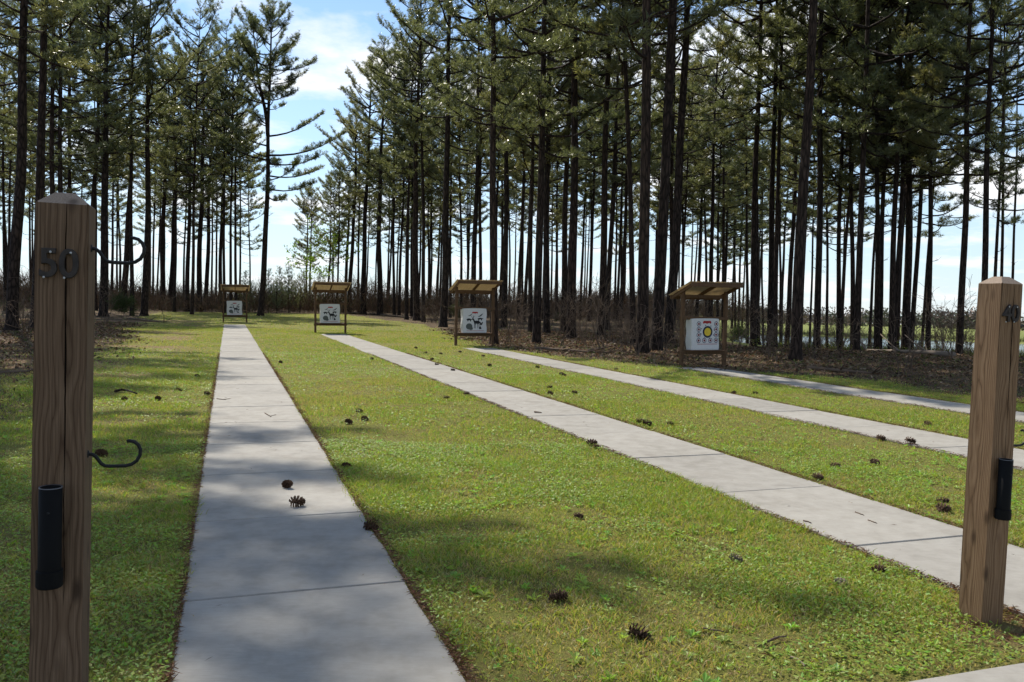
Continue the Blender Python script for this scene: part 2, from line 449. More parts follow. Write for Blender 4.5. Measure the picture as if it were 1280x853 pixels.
def axis(lo, hi, fine, near, grow):
    out = [0.0]; s = fine
    while out[-1] < hi:
        out.append(out[-1] + s)
        if out[-1] > near: s *= grow
    pos = np.array(out); neg = [0.0]; s = fine
    while neg[-1] > lo:
        neg.append(neg[-1] - s)
        if -neg[-1] > near: s *= grow
    return np.concatenate([np.array(neg[:0:-1]), pos])
gx = axis(-2500, 2500, 0.4, 32, 1.09); gy = axis(-300, 3500, 0.4, 60, 1.08)
GX, GY = np.meshgrid(gx, gy)
GZ = gz(GX, GY)
uu = GX * U.x + GY * U.y; vv = GX * V.x + GY * V.y
straw_c = straw_mask(GX, GY)
ang = np.arctan2(GX, np.maximum(GY, 1e-3)); rad_ = np.hypot(GX, GY)
field_c = sstep(0.17, 0.27, ang) * sstep(60, 66, rad_) * (GY > 0)
p40 = lane(3.1, 3.6)
bare_c = 0.7 * np.exp(-((GX - p40.x - 0.1) ** 2 + (GY - p40.y + 0.2) ** 2) / 0.16)
def bare_left(x, y):
    v = np.asarray(x) * V.x + np.asarray(y) * V.y
    return sstep(0.56, 0.72, vnoise(np.asarray(x) * 0.6 + 40, np.asarray(y) + 8, 1.5)) * sstep(-0.7, -1.6, v)
bare_c = np.maximum(bare_c, 0.75 * bare_left(GX, GY) * (rad_ < 60))
GC = np.stack([straw_c, bare_c, field_c], -1).reshape(-1, 3)
# a little unevenness under the grass
GZ = GZ + 0.012 * (vnoise(GX, GY, 1.7) - 0.5) * (rad_ < 60)
nx_, ny_ = len(gx), len(gy)
idx = np.arange(nx_ * ny_).reshape(ny_, nx_)
quads = np.stack([idx[:-1, :-1], idx[:-1, 1:], idx[1:, 1:], idx[1:, :-1]], -1).reshape(-1, 4)
ground = link('ground', mesh_np('ground', np.stack([GX, GY, GZ], -1).reshape(-1, 3), quads=quads, mats=[M['ground']], smooth=True, colors=GC))
tag(ground, 'mown green range floor running into brown pine straw under the trees', 'ground', kind='structure')

# concrete lanes: a bed with one slab after another
PATHS = [(0.36, 1.14, 49.3, 4.42, 'first'), (4.40, 1.10, 37.2, 4.30, 'second'), (7.98, 1.06, 26.7, 4.10, 'third'), (11.20, 1.04, 18.3, 4.6, 'fourth')]
CROSS_U = 2.66
SLAB = 1.557
def ragged_slab(w, l, seed):
    """a slab with rounded arrises and slightly uneven side edges"""
    rg = random.Random(seed); n = 7; h = 0.055
    mb = MB(); top = 0.012
    L_, R_ = [], []
    for i in range(n + 1):
        y = -l / 2 + l * i / n
        L_.append((-w / 2 + rg.uniform(-0.009, 0.009), y)); R_.append((w / 2 + rg.uniform(-0.009, 0.009), y))
    ring = L_ + R_[::-1]
    b = 0.007
    inner = [(x + (b if x < 0 else -b), y + (b if i in (0, 2 * n + 1) else -b if i in (n, n + 1) else 0)) for i, (x, y) in enumerate(ring)]
    m = len(ring)
    vs_ = [(x, y, top) for x, y in inner] + [(x, y, top - b) for x, y in ring] + [(x, y, -h) for x, y in ring]
    fs = [tuple(range(m))[::-1]]
    for i in range(m):
        j = (i + 1) % m
        fs.append((i, j, m + j, m + i)); fs.append((m + i, m + j, 2 * m + j, 2 * m + i))
    mb.add(vs_, fs); return mb.mesh('slab', M['concrete'])

for pi, (pv, pw, pend, pj, word) in enumerate(PATHS):
    bed = MB()
    c = lane((CROSS_U + pend) / 2, pv)
    bed.box((0, 0, -0.045), (pw - 0.03, pend - CROSS_U - 0.06, 0.10))
    path = bed.build('path', M['soil'], loc=c, rotz=LANE_ROT)
    tag(path, word + ' concrete lane counted from the post marked 50, laid in slabs through the grass', 'path', 'concrete lanes', 'structure')
    variants = [ragged_slab(pw, SLAB - 0.012, 10 * pi + s) for s in range(4)]
    edges = [CROSS_U + 0.01] + [pj + SLAB * k for k in range(40) if pj + SLAB * k < pend - 0.4] + [pend]
    if edges[1] - edges[0] < 0.3: edges.pop(1)
    for s in range(len(edges) - 1):
        a, b = edges[s], edges[s + 1]
        full = abs((b - a) - SLAB) < 0.02
        me = variants[s % 4] if full else ragged_slab(pw, b - a - 0.012, 99 + pi * 7 + s)
        o = link('slab', me, path)
        o.location = (random.uniform(-0.004, 0.004), (a + b) / 2 - (CROSS_U + pend) / 2, random.uniform(-0.002, 0.003))
        if full and random.random() < 0.5: o.rotation_euler = (0, 0, math.pi)
cross = MB()
cross.box((0, 0, -0.045), (24, 1.5, 0.10))
firing = cross.build('walkway', M['soil'], loc=lane(CROSS_U - 0.78, 5.0), rotz=LANE_ROT)
tag(firing, 'concrete walkway crossing behind the numbered posts, its edge in the bottom corner', 'path', kind='structure')
for s in range(16):
    o = link('slab', ragged_slab(SLAB - 0.012, 1.53, 300 + s), firing); o.location = ((s - 7.5) * SLAB, 0, 0)

# pond
mb = MB()
inner, outer = [], []
for k in range(41):
    an = 0.155 + (1.25 - 0.155) * k / 40
    inner.append((70.6 * math.sin(an), 70.6 * math.cos(an), -1.62)); outer.append((102.6 * math.sin(an), 102.6 * math.cos(an), -1.62))
mb.add(inner + outer, [(i, i + 1, 42 + i, 41 + i) for i in range(40)])
tag(mb.build('pond', M['water']), 'pale blue pond beyond the trunks on the right', 'pond', kind='structure')


# ------------------------------------------------------------------ numbered posts
def text_mesh(ch, size, depth, mat):
    cu = bpy.data.curves.new('numeral', 'FONT'); cu.body = ch; cu.size = size; cu.extrude = depth / 2
    cu.bevel_depth = 0.0018; cu.bevel_resolution = 1; cu.align_x = 'CENTER'; cu.align_y = 'CENTER'; cu.offset = 0.0006
    o = bpy.data.objects.new('numeral', cu); COL.objects.link(o)
    dg = bpy.context.evaluated_depsgraph_get()
    me = bpy.data.meshes.new_from_object(o.evaluated_get(dg))
    COL.objects.unlink(o); bpy.data.objects.remove(o)
    me.materials.clear(); me.materials.append(mat); return me

HOOK = [(-0.02, 0.0), (0.0, 0.0), (0.012, -0.001), (0.022, -0.008), (0.030, -0.020), (0.038, -0.031), (0.048, -0.0375), (0.062, -0.039), (0.085, -0.039),
        (0.105, -0.039), (0.122, -0.035), (0.137, -0.024), (0.146, -0.006), (0.147, 0.010), (0.141, 0.025), (0.130, 0.035), (0.117, 0.0385), (0.108, 0.037)]
def make_post(base, digits, label, H, tilt, tube_top, hook_z, dig_z, timber='post'):
    root = bpy.data.objects.new('number_post', None); COL.objects.link(root)
    root.location = base; root.rotation_euler = (0, tilt, LANE_ROT)
    tag(root, label, 'post', 'numbered shooting posts')
    w, ch, chz = 0.070, 0.044, 0.036
    bm = bmesh.new()
    lv = [(-0.25, w), (0.25, w), (0.7, w), (1.2, w), (H - chz, w), (H, w - ch)]
    rings = []
    for z, r in lv:
        rings.append([bm.verts.new((sx * r, sy * r, z)) for sx, sy in ((-1, -1), (1, -1), (1, 1), (-1, 1))])
    for a, b in zip(rings, rings[1:]):
        for k in range(4): bm.faces.new((a[k], a[(k + 1) % 4], b[(k + 1) % 4], b[k]))
    bm.faces.new(rings[-1])
    bmesh.ops.bevel(bm, geom=[e for e in bm.edges if abs(e.verts[0].co.z - e.verts[1].co.z) > 0.1], offset=0.006, segments=2, affect='EDGES')
    me = bpy.data.meshes.new('shaft'); bm.normal_update()
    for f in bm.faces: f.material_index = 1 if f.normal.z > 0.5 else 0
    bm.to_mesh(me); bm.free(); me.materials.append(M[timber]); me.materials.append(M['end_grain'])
    link('shaft', me, root)
    # drying crack running down the front face, with two short ones
    def crack(x0, z0, z1, wid, seed):
        rg = random.Random(seed); n = 26; l_, r_ = [], []
        x = x0
        for i in range(n + 1):
            t = i / n; z = z1 + (z0 - z1) * t
            x += rg.uniform(-0.0011, 0.0011)
            ww = wid * (math.sin(math.pi * min(1, max(0, t))) ** 0.6) * rg.uniform(0.6, 1.0) + 0.0002
            l_.append((x - ww, -w - 0.0008, z)); r_.append((x + ww, -w - 0.0008, z))
        m = MB(); m.add(l_ + r_, [(i, i + 1, n + 2 + i, n + 1 + i) for i in range(n)])
        m.build('crack', M['crack'], root)
    crack(0.012, 1.02, H - 0.035, 0.0028, 3)
    crack(0.016, 0.62, 1.06, 0.0012, 4)
    for i, d in enumerate(digits):
        me = text_mesh(d, 0.117, 0.008, M['digit'])
        o = link('numeral', me, root)
        o.location = (-0.033 + i * 0.053, -w - 0.005, dig_z); o.rotation_euler = (R(90), 0, 0)
        o.scale = (0.92, 1, 1)
        for sx, sz in ((0.006, 0.036), (-0.012, -0.038)):
            s_ = MB(); s_.lathe([(0.0001, 0.0022), (0.0026, 0.0018), (0.0036, 0)], 10)
            q = s_.build('screw', M['screw'], o, smooth=True); q.location = (sx, sz, 0.0062)
    # arrow tube: pipe with a wider end cap
    tx, ty, L = -0.014, -w - 0.034, 0.295
    r0 = 0.031
    m = MB(); m.lathe([(r0 - 0.004, -0.20), (r0 - 0.004, 0.0), (r0, 0.0), (r0, -L + 0.046)], 28)
    pipe = m.build('arrow_tube', M['black'], root, smooth=True); pipe.location = (tx, ty, tube_top)
    pipe.data.polygons.foreach_set('use_smooth', [True] * len(pipe.data.polygons))
    m = MB(); m.lathe([(r0 - 0.0035, 0.0005), (r0 + 0.0004, 0.0016), (r0 + 0.0004, -0.0015)], 28)
    m.build('rim', M['rim'], pipe, smooth=True)
    m = MB(); m.lathe([(r0 + 0.0005, -L + 0.052), (r0 + 0.005, -L + 0.050), (r0 + 0.005, -L + 0.004), (r0 + 0.002, -L), (0.0005, -L)], 28)
    m.build('end_cap', M['black'], pipe, smooth=False)
    m = MB(); m.lathe([(0.0001, 0.002), (0.003, 0.0018), (0.0042, 0)], 10)
    q = m.build('screw', M['iron'], pipe, smooth=True); q.location = (0.0, -r0, -0.07); q.rotation_euler = (R(90), 0, 0)
    for hz in hook_z:
        m = MB(); m.tube([(w + x, 0.0, z) for x, z in HOOK], 0.0056, 10)
        hk = m.build('bow_hook', M['iron'], root, smooth=True); hk.location = (0, -0.018, hz)
        m = MB(); m.lathe([(0.0001, 0.004), (0.010, 0.0035), (0.0125, 0.0)], 16)
        fl = m.build('flange', M['iron'], hk, smooth=True); fl.location = (w, 0, 0); fl.rotation_euler = (0, R(90), 0)
    return root

POST50 = lane(2.80, -0.49)
make_post(POST50, '50', 'near wooden post carrying the numerals 50, an arrow tube and two bow hooks', 1.85, 0.017, 0.985, (1.69, 1.065), 1.635)
POST40 = lane(3.10, 3.63) + Vector((-0.028, 0, 0))
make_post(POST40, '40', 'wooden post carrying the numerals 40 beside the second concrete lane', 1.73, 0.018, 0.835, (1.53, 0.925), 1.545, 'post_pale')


# ------------------------------------------------------------------ target shelters
def corrugated(w, l, n, amp, t=0.004):
    pts = [(-w / 2 + w * i / n, amp * math.sin(i * math.pi / 2)) for i in range(n + 1)]
    top = [(x, y, z) for y in (-l / 2, l / 2) for x, z in pts]
    bot = [(x, y, z - t) for x, y, z in top]
    k = n + 1; N = len(top)
    fs = [(i, i + 1, k + i + 1, k + i) for i in range(n)] + [(N + i + 1, N + i, N + k + i, N + k + i + 1) for i in range(n)]
    for i in range(n): fs += [(i + 1, i, N + i, N + i + 1), (k + i, k + i + 1, N + k + i + 1, N + k + i)]
    fs += [(0, k, N + k, N), (k + n, n, N + n, N + k + n)]
    m = MB(); m.add(top + bot, fs); return m.mesh('roof_sheet', M['roofing'])

SH_W, SH_F, SH_B = 1.36, (-0.60, 2.30), (0.48, 1.96)        # post spacing; front and back edge of the roof (y, z)
SHEET = None
def make_shelter(pos, label, rot=0.0, scale=1.0):
    global SHEET
    root = bpy.data.objects.new('target_shelter', None); COL.objects.link(root)
    root.location = pos; root.rotation_euler = (0, 0, LANE_ROT + rot); root.scale = (scale,) * 3
    tag(root, label, 'shelter', 'roofed target shelters')
    h = SH_W / 2
    slope = lambda y: SH_B[1] + (SH_F[1] - SH_B[1]) * (SH_B[0] - y) / (SH_B[0] - SH_F[0])
    for s in (-1, 1):
        m = MB(); m.box((0, 0, (slope(0) - 0.03) / 2 - 0.15), (0.09, 0.09, slope(0) - 0.03 + 0.3), 0, 0.005)
        p = m.build('post', M['lumber'], root); p.location = (s * h, 0, 0)
    for s in (-1, 0, 1):
        m = MB(); m.beam((0, SH_F[0] + 0.02, SH_F[1] - 0.055), (0, SH_B[0] - 0.02, SH_B[1] - 0.055), 0.04, 0.09)
        r_ = m.build('rafter', M['lumber'], root); r_.location = (s * (h + 0.067) if s else 0, 0, 0)
    for y, z, nm in ((SH_F[0], SH_F[1] - 0.055, 'front_beam'), (SH_B[0], SH_B[1] - 0.055, 'back_beam')):
        m = MB(); m.box((0, 0, 0), (SH_W + 0.24, 0.042, 0.11), 0, 0.004)
        b = m.build(nm, M['lumber'], root); b.location = (0, y, z)
    m = MB(); m.box((0, 0, 0), (SH_W + 0.08, 0.04, 0.09), 0, 0.004)
    b = m.build('head_beam', M['lumber'], root); b.location = (0, 0.068, slope(0.068) - 0.155)
    for y in (-0.066, 0.066):
        for z, nm in ((1.335, 'upper_rail'), (0.385, 'lower_rail')):
            m = MB(); m.box((0, 0, 0), (SH_W + 0.12, 0.038, 0.088), 0, 0.004)
            b = m.build(nm, M['lumber'], root); b.location = (0, y, z)
    m = MB(); m.box((0, 0, 0), (SH_W - 0.12, 0.40, 0.03), 0, 0.003)
    b = m.build('shelf', M['lumber'], root); b.location = (0, 0, 0.446)
    if SHEET is None: SHEET = corrugated((SH_W + 0.34) / 2, math.hypot(SH_F[0] - SH_B[0], SH_F[1] - SH_B[1]) + 0.10, 36, 0.011)
    an = math.atan2(SH_F[1] - SH_B[1], SH_F[0] - SH_B[0])
    for s in (-1, 1):
        o = link('roof_sheet', SHEET, root)
        o.location = (s * (SH_W + 0.34) / 4, (SH_F[0] + SH_B[0]) / 2, (SH_F[1] + SH_B[1]) / 2 + 0.018 + 0.004 * s)
        o.rotation_euler = (an - math.pi, 0, 0)
    return root

# flat prints: outlines in units of the bag's half width, drawn on its front
def ell(cx, cy, rx, ry, n=14, a0=0.0, a1=2 * math.pi):
    return [(cx + rx * math.cos(a0 + (a1 - a0) * i / n), cy + ry * math.sin(a0 + (a1 - a0) * i / n)) for i in range(n)]
DEER = [[(-.02, .12), (.10, .14), (.26, .13), (.30, .05), (.27, -.06), (.12, -.07), (-.02, -.05), (-.10, .02), (-.14, .14), (-.19, .20), (-.26, .18), (-.27, .22), (-.20, .27), (-.13, .28), (-.08, .22)],
        [(.22, -.04), (.28, -.02), (.27, -.18), (.28, -.36), (.25, -.36), (.24, -.18)], [(.13, -.05), (.18, -.05), (.19, -.20), (.17, -.36), (.15, -.36), (.15, -.20)],
        [(-.02, -.03), (.04, -.05), (.02, -.18), (.02, -.37), (-.01, -.37), (-.01, -.18)], [(-.08, 0), (-.03, -.03), (-.05, -.18), (-.04, -.36), (-.07, -.36), (-.08, -.18)],
        [(-.15, .27), (-.12, .27), (-.10, .38), (-.14, .47), (-.17, .50), (-.14, .40)], [(-.20, .26), (-.17, .27), (-.20, .36), (-.27, .46), (-.30, .48), (-.23, .36)],
        [(-.13, .36), (-.11, .36), (-.04, .42), (-.03, .48), (-.06, .43)]]
TURKEY = [ell(-.02, .02, .30, .28, 18), [(.10, -.12), (.22, -.06), (.34, -.16), (.30, -.26), (.12, -.30), (-.02, -.26)], [(.16, -.26), (.19, -.26), (.17, -.38), (.10, -.38), (.14, -.34)], [(.24, -.04), (.30, -.02), (.31, -.14), (.25, -.14)]]
BIRD = [[(-.22, -.06), (-.06, -.03), (.02, .02), (.14, .12), (.24, .14), (.14, .02), (.06, -.06), (-.08, -.10)]]
BEAST = [[(-.24, -.02), (-.16, .07), (0, .10), (.16, .07), (.28, .03), (.16, 0), (.13, -.12), (.08, -.12), (.06, -.03), (-.06, -.03), (-.10, -.12), (-.15, -.12), (-.15, -.03)]]
BOAR = [[(-.26, .00), (-.18, .10), (-.02, .14), (.14, .11), (.20, .02), (.18, -.14), (.12, -.14), (.09, -.04), (-.06, -.04), (-.09, -.14), (-.14, -.14), (-.16, -.03)]]
SQUIRREL = [[(-.12, -.14), (.06, -.14), (.10, -.02), (.16, .06), (.12, .16), (.04, .12), (.03, .04), (-.04, .06), (-.06, .15), (-.13, .16), (-.17, .08), (-.12, .00)]]
RABBIT = [[(-.13, -.16), (.12, -.16), (.14, -.04), (.06, .04), (.03, .18), (-.01, .18), (-.02, .06), (-.08, .05), (-.07, -.04)]]
BANNER = [[(-.18, .03), (-.14, .08), (.14, .08), (.18, .03), (.16, -.03), (.08, 0), (0, -.03), (-.08, 0), (-.16, -.03)]]
def print_piece(name, polys, cx, cz, s, mat, bag, depth):
    m = MB()
    for p in polys:
        pts = [(cx + x * s, -0.001 - depth, cz + z * s) for x, z in p]
        area = sum(p[i][0] * p[(i + 1) % len(p)][1] - p[(i + 1) % len(p)][0] * p[i][1] for i in range(len(p)))
        m.add(pts, [tuple(range(len(pts))) if area > 0 else tuple(range(len(pts)))[::-1]])
    return m.build(name, mat, bag)

BW, BH, BD = 0.90, 0.87, 0.30
def make_bag(pos, label, kind, rot=0.0, scale=1.0, dx=-0.03):
    root = bpy.data.objects.new('target_bag', None); COL.objects.link(root)
    p = Vector(pos) + V * dx + Vector((0, 0, 0.463 * scale))
    root.location = p; root.rotation_euler = (0, R(-0.8), LANE_ROT + rot); root.scale = (scale,) * 3
    tag(root, label, 'archery target', 'white target bags')
    # stuffed bag: flat printed front, sagging sides
    bm = bmesh.new(); bmesh.ops.create_cube(bm, size=1.0)
    bmesh.ops.subdivide_edges(bm, edges=bm.edges[:], cuts=7, use_grid_fill=True)
    rg = random.Random(len(label))
    for v in bm.verts:
        x, y, z = v.co.x * 2, v.co.y * 2, v.co.z * 2
        bul = (1 - x * x) * (1 - z * z)
        edge = 0.03 * (abs(z) ** 6)
        v.co = Vector((x * BW / 2 * (1 - 0.03 * y * y) + (0.012 * math.sin(5 * z + y) if abs(x) > 0.9 else 0),
                       (y * (BD / 2 - edge) + (0.05 * bul if y > 0.9 else 0)) if y > -0.9 else -BD / 2, (z + 1) * BH / 2 * (1 - 0.012 * abs(x) ** 3)))
    bmesh.ops.bevel(bm, geom=[e for e in bm.edges if e.calc_length() > 0 and len(e.link_faces) == 2 and e.calc_face_angle(0) > 1.0], offset=0.012, segments=2, affect='EDGES')
    me = bpy.data.meshes.new('bag'); bm.to_mesh(me); bm.free(); me.materials.append(M['bag'])
    link('bag', me, root)
    d0 = BD / 2
    if kind == 'animals':
        print_piece('deer_print', DEER, 0.02, 0.36, 0.55, M['ink'], root, d0)
        print_piece('turkey_print', TURKEY, -0.20, 0.22, 0.40, M['ink_grey'], root, d0)
        print_piece('bird_print', BIRD, -0.18, 0.63, 0.36, M['ink'], root, d0); print_piece('bird_print', [[(-x, z) for x, z in q][::-1] for q in [[(-a, b) for a, b in BIRD[0]]]], 0.20, 0.62, 0.46, M['ink'], root, d0)
        print_piece('boar_print', BOAR, -0.21, 0.46, 0.40, M['ink'], root, d0)
        print_piece('fox_print', BEAST, 0.20, 0.49, 0.46, M['ink'], root, d0)
        print_piece('squirrel_print', SQUIRREL, 0.24, 0.33, 0.40, M['ink'], root, d0)
        print_piece('rabbit_print', RABBIT, 0.20, 0.19, 0.36, M['ink'], root, d0)
        print_piece('banner_print', BANNER, 0.01, 0.70, 0.62, M['ink_red'], root, d0)
        print_piece('lettering_strip', [[(-.30, -.006), (.34, -.006), (.34, .006), (-.30, .006)]], 0, 0.075, 1.0, M['ink_red'], root, d0)
    else:
        def ring(cx, cz, r, mats, depth0):
            o = None
            for q, (rr, mm) in enumerate(mats):
                o = print_piece('ring_print', [ell(0, 0, rr, rr * 1.06, 24)], cx, cz, r, mm, root, depth0 + 0.0016 * q)
            return o
        ring(0.07, 0.50, 0.155, [(1.0, M['ink_blue']), (0.80, M['ink']), (0.68, M['ink_yellow']), (0.30, M['ink_yellow'])], d0)
        small = [(1.0, M['ink_blue']), (0.76, M['ink_white']), (0.46, M['ink_red']), (0.28, M['ink'])]
        for cz_ in (0.72, 0.57, 0.42, 0.265):
            ring(-0.21, cz_, 0.066, small, d0); ring(0.34, cz_, 0.066, small, d0)
        for cx_ in (-0.03, 0.16): ring(cx_, 0.265, 0.066, small, d0)
        for a in range(8):
            an = a * math.pi / 4 + 0.3
            print_piece('dot_print', [ell(0, 0, 0.016, 0.016, 8)], 0.07 + 0.215 * math.cos(an), 0.50 + 0.185 * math.sin(an), 1, M['ink'], root, d0)
        print_piece('banner_print', BANNER, 0.05, 0.745, 0.75, M['ink_red'], root, d0)
        print_piece('lettering_strip', [[(-.25, -.007), (.38, -.007), (.38, .007), (-.25, .007)]], 0, 0.165, 1.0, M['ink_red'], root, d0)
    return root

# base of the two posts of each shelter read from the photo; centre from their mean
SH = []
for (xa, ya, xb, yb, where, kind) in [(278.5, 402.5, 309.5, 404.0, 'first', 'animals'), (394.0, 415.5, 432.5, 417.5, 'second', 'animals'),
                                      (569.5, 431.5, 616.0, 433.0, 'third', 'animals'), (851.0, 459.0, 904.5, 457.5, 'fourth', 'bullseyes')]:
    a, b = at(xa, ya), at(xb, yb)
    c = (a + b) / 2
    SH.append(c)
    sc_ = 0.94 if where == 'fourth' else 1.0
    make_shelter(c, {'first': 'most distant wooden target shelter, at the end of the lane from post 50', 'second': 'open wooden target shelter at the end of the second lane, out on the grass',
                     'third': 'wooden target shelter with a sloping sheet roof at the forest edge, beside a brown trunk', 'fourth': 'nearest wooden target shelter, holding the bullseye target'}[where],
                 0.0, sc_)
    make_bag(c, {'first': 'white target printed with animal silhouettes in the most distant shelter', 'second': 'white target printed with animal silhouettes in the shelter out on the grass',
                 'third': 'white target with animal silhouettes and a red banner, at the forest edge', 'fourth': 'white target printed with rings around a yellow bullseye'}[where], kind, 0.0, sc_)


# ------------------------------------------------------------------ pines
def unit(a):
    return a / np.maximum(np.linalg.norm(a, axis=-1, keepdims=True), 1e-9)

class Tubes:
    """many tapering tubes gathered in numpy arrays"""
    def __init__(self): self.v, self.q, self.n = [], [], 0
    def add(self, pts, rad, sides):
        pts = np.asarray(pts, float); n = len(pts); rad = np.broadcast_to(rad, n)
        t = np.gradient(pts, axis=0); t = unit(t)
        ref = np.array([0.31, 0.17, 0.94]) if abs(t[0, 2]) < 0.9 else np.array([1.0, 0.1, 0.0])
        a = unit(np.cross(t, ref)); b = np.cross(t, a)
        an = np.arange(sides) * 2 * np.pi / sides
        ring = pts[:, None, :] + rad[:, None, None] * (np.cos(an)[None, :, None] * a[:, None, :] + np.sin(an)[None, :, None] * b[:, None, :])
        self.v.append(ring.reshape(-1, 3))
        i = np.arange(n - 1)[:, None] * sides; k = np.arange(sides)[None, :]; k2 = (k + 1) % sides
        self.q.append((np.stack([i + k, i + k2, i + sides + k2, i + sides + k], -1).reshape(-1, 4)) + self.n)
        self.n += n * sides
    def get(self):
        return (np.concatenate(self.v), np.concatenate(self.q)) if self.v else (np.zeros((0, 3)), np.zeros((0, 4), int))

def needle_tufts(pos, axis_, rng, k=12, length=0.25, width=0.034, spread=0.85):
    """brushes of needles: k slim triangles round each shoot tip"""
    n = len(pos)
    d = rng.normal(size=(n, k, 3)); ax = axis_[:, None, :]
    d = d - (d * ax).sum(-1, keepdims=True) * ax
    d = unit(d) * spread + ax * rng.uniform(0.05, 1.15, (n, k, 1)) + np.array([0, 0, 0.12])
    d = unit(d)
    L = length * rng.uniform(0.7, 1.15, (n, k, 1))
    p0 = pos[:, None, :] + ax * rng.uniform(-0.10, 0.06, (n, k, 1))
    side = unit(np.cross(d, rng.normal(size=(n, k, 3)))) * width * 0.5
    tip = p0 + d * L
    mid = p0 + d * L * 0.12
    v = np.stack([mid - side, mid + side, tip], 2).reshape(-1, 3)
    return v, np.arange(len(v)).reshape(-1, 3)

def pine_meshes(seed, H=26.0, crown=0.40, lmax=4.2, density=1.0, fork=None, low_limbs=6, open_low=0.25, extra=()):
    """one kind of pine: a trunk mesh and a crown mesh (limbs and needles)"""
    rng = np.random.default_rng(seed)
    nz = 20
    z = np.linspace(-0.3, H, nz)
    ph = rng.uniform(0, 6.28, 4)
    path = np.stack([0.09 * np.sin(z * 0.23 + ph[0]) + 0.03 * np.sin(z * 0.7 + ph[1]), 0.09 * np.sin(z * 0.21 + ph[2]) + 0.03 * np.sin(z * 0.66 + ph[3]), z], -1)
    path[:, :2] -= path[0, :2]
    t = np.clip(z / H, 0, 1)
    rad = 0.20 * (1 - t) ** 0.75 + 0.012
    zz = np.concatenate([[-0.3, 0.0, 0.12, 0.3, 0.6], z[2:]])
    pp = np.stack([np.interp(zz, z, path[:, i]) for i in range(3)], -1)
    rr = np.interp(zz, z, rad) + 0.085 * np.exp(-np.maximum(zz, 0) / 0.22)
    T = Tubes(); T.add(pp, rr, 11)
    stems = [(path, rad)]
    if fork is not None:                                     # a second leader
        fz, az, ln = fork
        b0 = np.array([np.interp(fz, z, path[:, i]) for i in range(3)])
        s = np.linspace(0, 1, 9)[:, None]
        o_ = np.array([math.cos(az), math.sin(az), 0])
        fp = b0 + o_ * (0.25 + 1.25 * s) * np.minimum(1, s * 2.2) + np.array([0, 0, 1.0]) * s * ln
        fr = 0.13 * (1 - s[:, 0]) ** 0.8 + 0.012
        T.add(fp, fr, 8); stems.append((fp, fr))
    tv, tq = T.get()
    trunk = mesh_np('trunk', tv, quads=tq, mats=[M['bark']], smooth=True)
    W = Tubes(); tp, ta = [], []
    def limb(b0, az, L, el, r0, bare=False, upturn=0.35):
        n = 7; s = np.linspace(0, 1, n)
        h = np.array([math.cos(az), math.sin(az), 0.0]); sd = np.array([-h[1], h[0], 0.0])
        wig = rng.normal(0, 0.09, n).cumsum() * L * 0.4
        pts = b0 + np.outer(s * L * math.cos(el), h) + np.outer(wig * s, sd)
        pts[:, 2] += s * L * math.sin(el) + upturn * L * 0.5 * s ** 2.2 - 0.06 * L * np.sin(np.pi * s)
        W.add(pts, r0 * (1 - s) ** 0.8 + 0.008, 5)
        nb = int(max(3, L / (0.20 if not bare else 0.8) * density))
        for sb in np.sort(rng.uniform(0.0, 1.0, nb) ** 0.75 * 0.62 + 0.37):
            p = np.array([np.interp(sb, s, pts[:, i]) for i in range(3)])
            tg = unit(np.array([np.interp(min(1, sb + 0.1), s, pts[:, i]) - np.interp(max(0, sb - 0.1), s, pts[:, i]) for i in range(3)]))
            bl = (0.35 + 0.9 * (1 - sb) * min(1, L / 3)) * rng.uniform(0.6, 1.25)
            dd = unit(tg * rng.uniform(0.5, 1.1) + sd * rng.choice([-1, 1]) * rng.uniform(0.4, 1.0) + np.array([0, 0, rng.uniform(0.0, 0.55)]))
            e = p + dd * bl + np.array([0, 0, 0.12 * bl])
            W.add([p, (p + e) / 2 - np.array([0, 0, 0.03]), e], [0.013, 0.009, 0.005], 3)
            if bare: continue
            m = max(2, int(round(bl / 0.17)))
            for q in np.linspace(0.35, 1.0, m):
                tp.append(p + (e - p) * q + rng.normal(0, 0.05, 3)); ta.append(unit(dd + np.array([0, 0, 0.45]) + rng.normal(0, 0.3, 3)))
        if not bare:
            for q in (0.9, 1.0): tp.append(pts[0] + (pts[-1] - pts[0]) * q); ta.append(unit(pts[-1] - pts[-2] + np.array([0, 0, 0.1])))
    for si, (sp, sr) in enumerate(stems):
        z0 = H * crown if si == 0 else sp[2, 2]; z1 = sp[-1, 2]
        zc = z0; az = rng.uniform(0, 6.28)
        while zc < z1 - 0.3:
            tt = (zc - z0) / (z1 - z0)
            prof = (0.62 + 0.75 * tt) if tt < 0.35 else 0.8825 * (1 - ((tt - 0.35) / 0.65) ** 2.4) + 0.16
            for w_ in range(rng.integers(2, 5)):
                az += 2.2 + rng.uniform(-0.9, 0.9)
                if rng.random() < (open_low if tt < 0.45 else 0.14): continue
                L = lmax * prof * rng.uniform(0.4, 1.2) * (0.8 if len(stems) > 1 and tt > 0.35 else 1.0)
                el = R(2 + 46 * tt ** 1.5) + rng.normal(0, 0.22)
                b0 = np.array([np.interp(zc, sp[:, 2], sp[:, i]) for i in range(3)])
                limb(b0, az, max(0.5, L), el, 0.016 + 0.012 * L)
            zc += rng.uniform(0.50, 0.85)
        tp.append(sp[-1]); ta.append(np.array([0, 0, 1.0]))
    for zc, az, L, el in extra:
        limb(np.array([np.interp(zc, path[:, 2], path[:, i]) for i in range(3)]), az, L, R(el), 0.02 + 0.012 * L, False, 0.25)
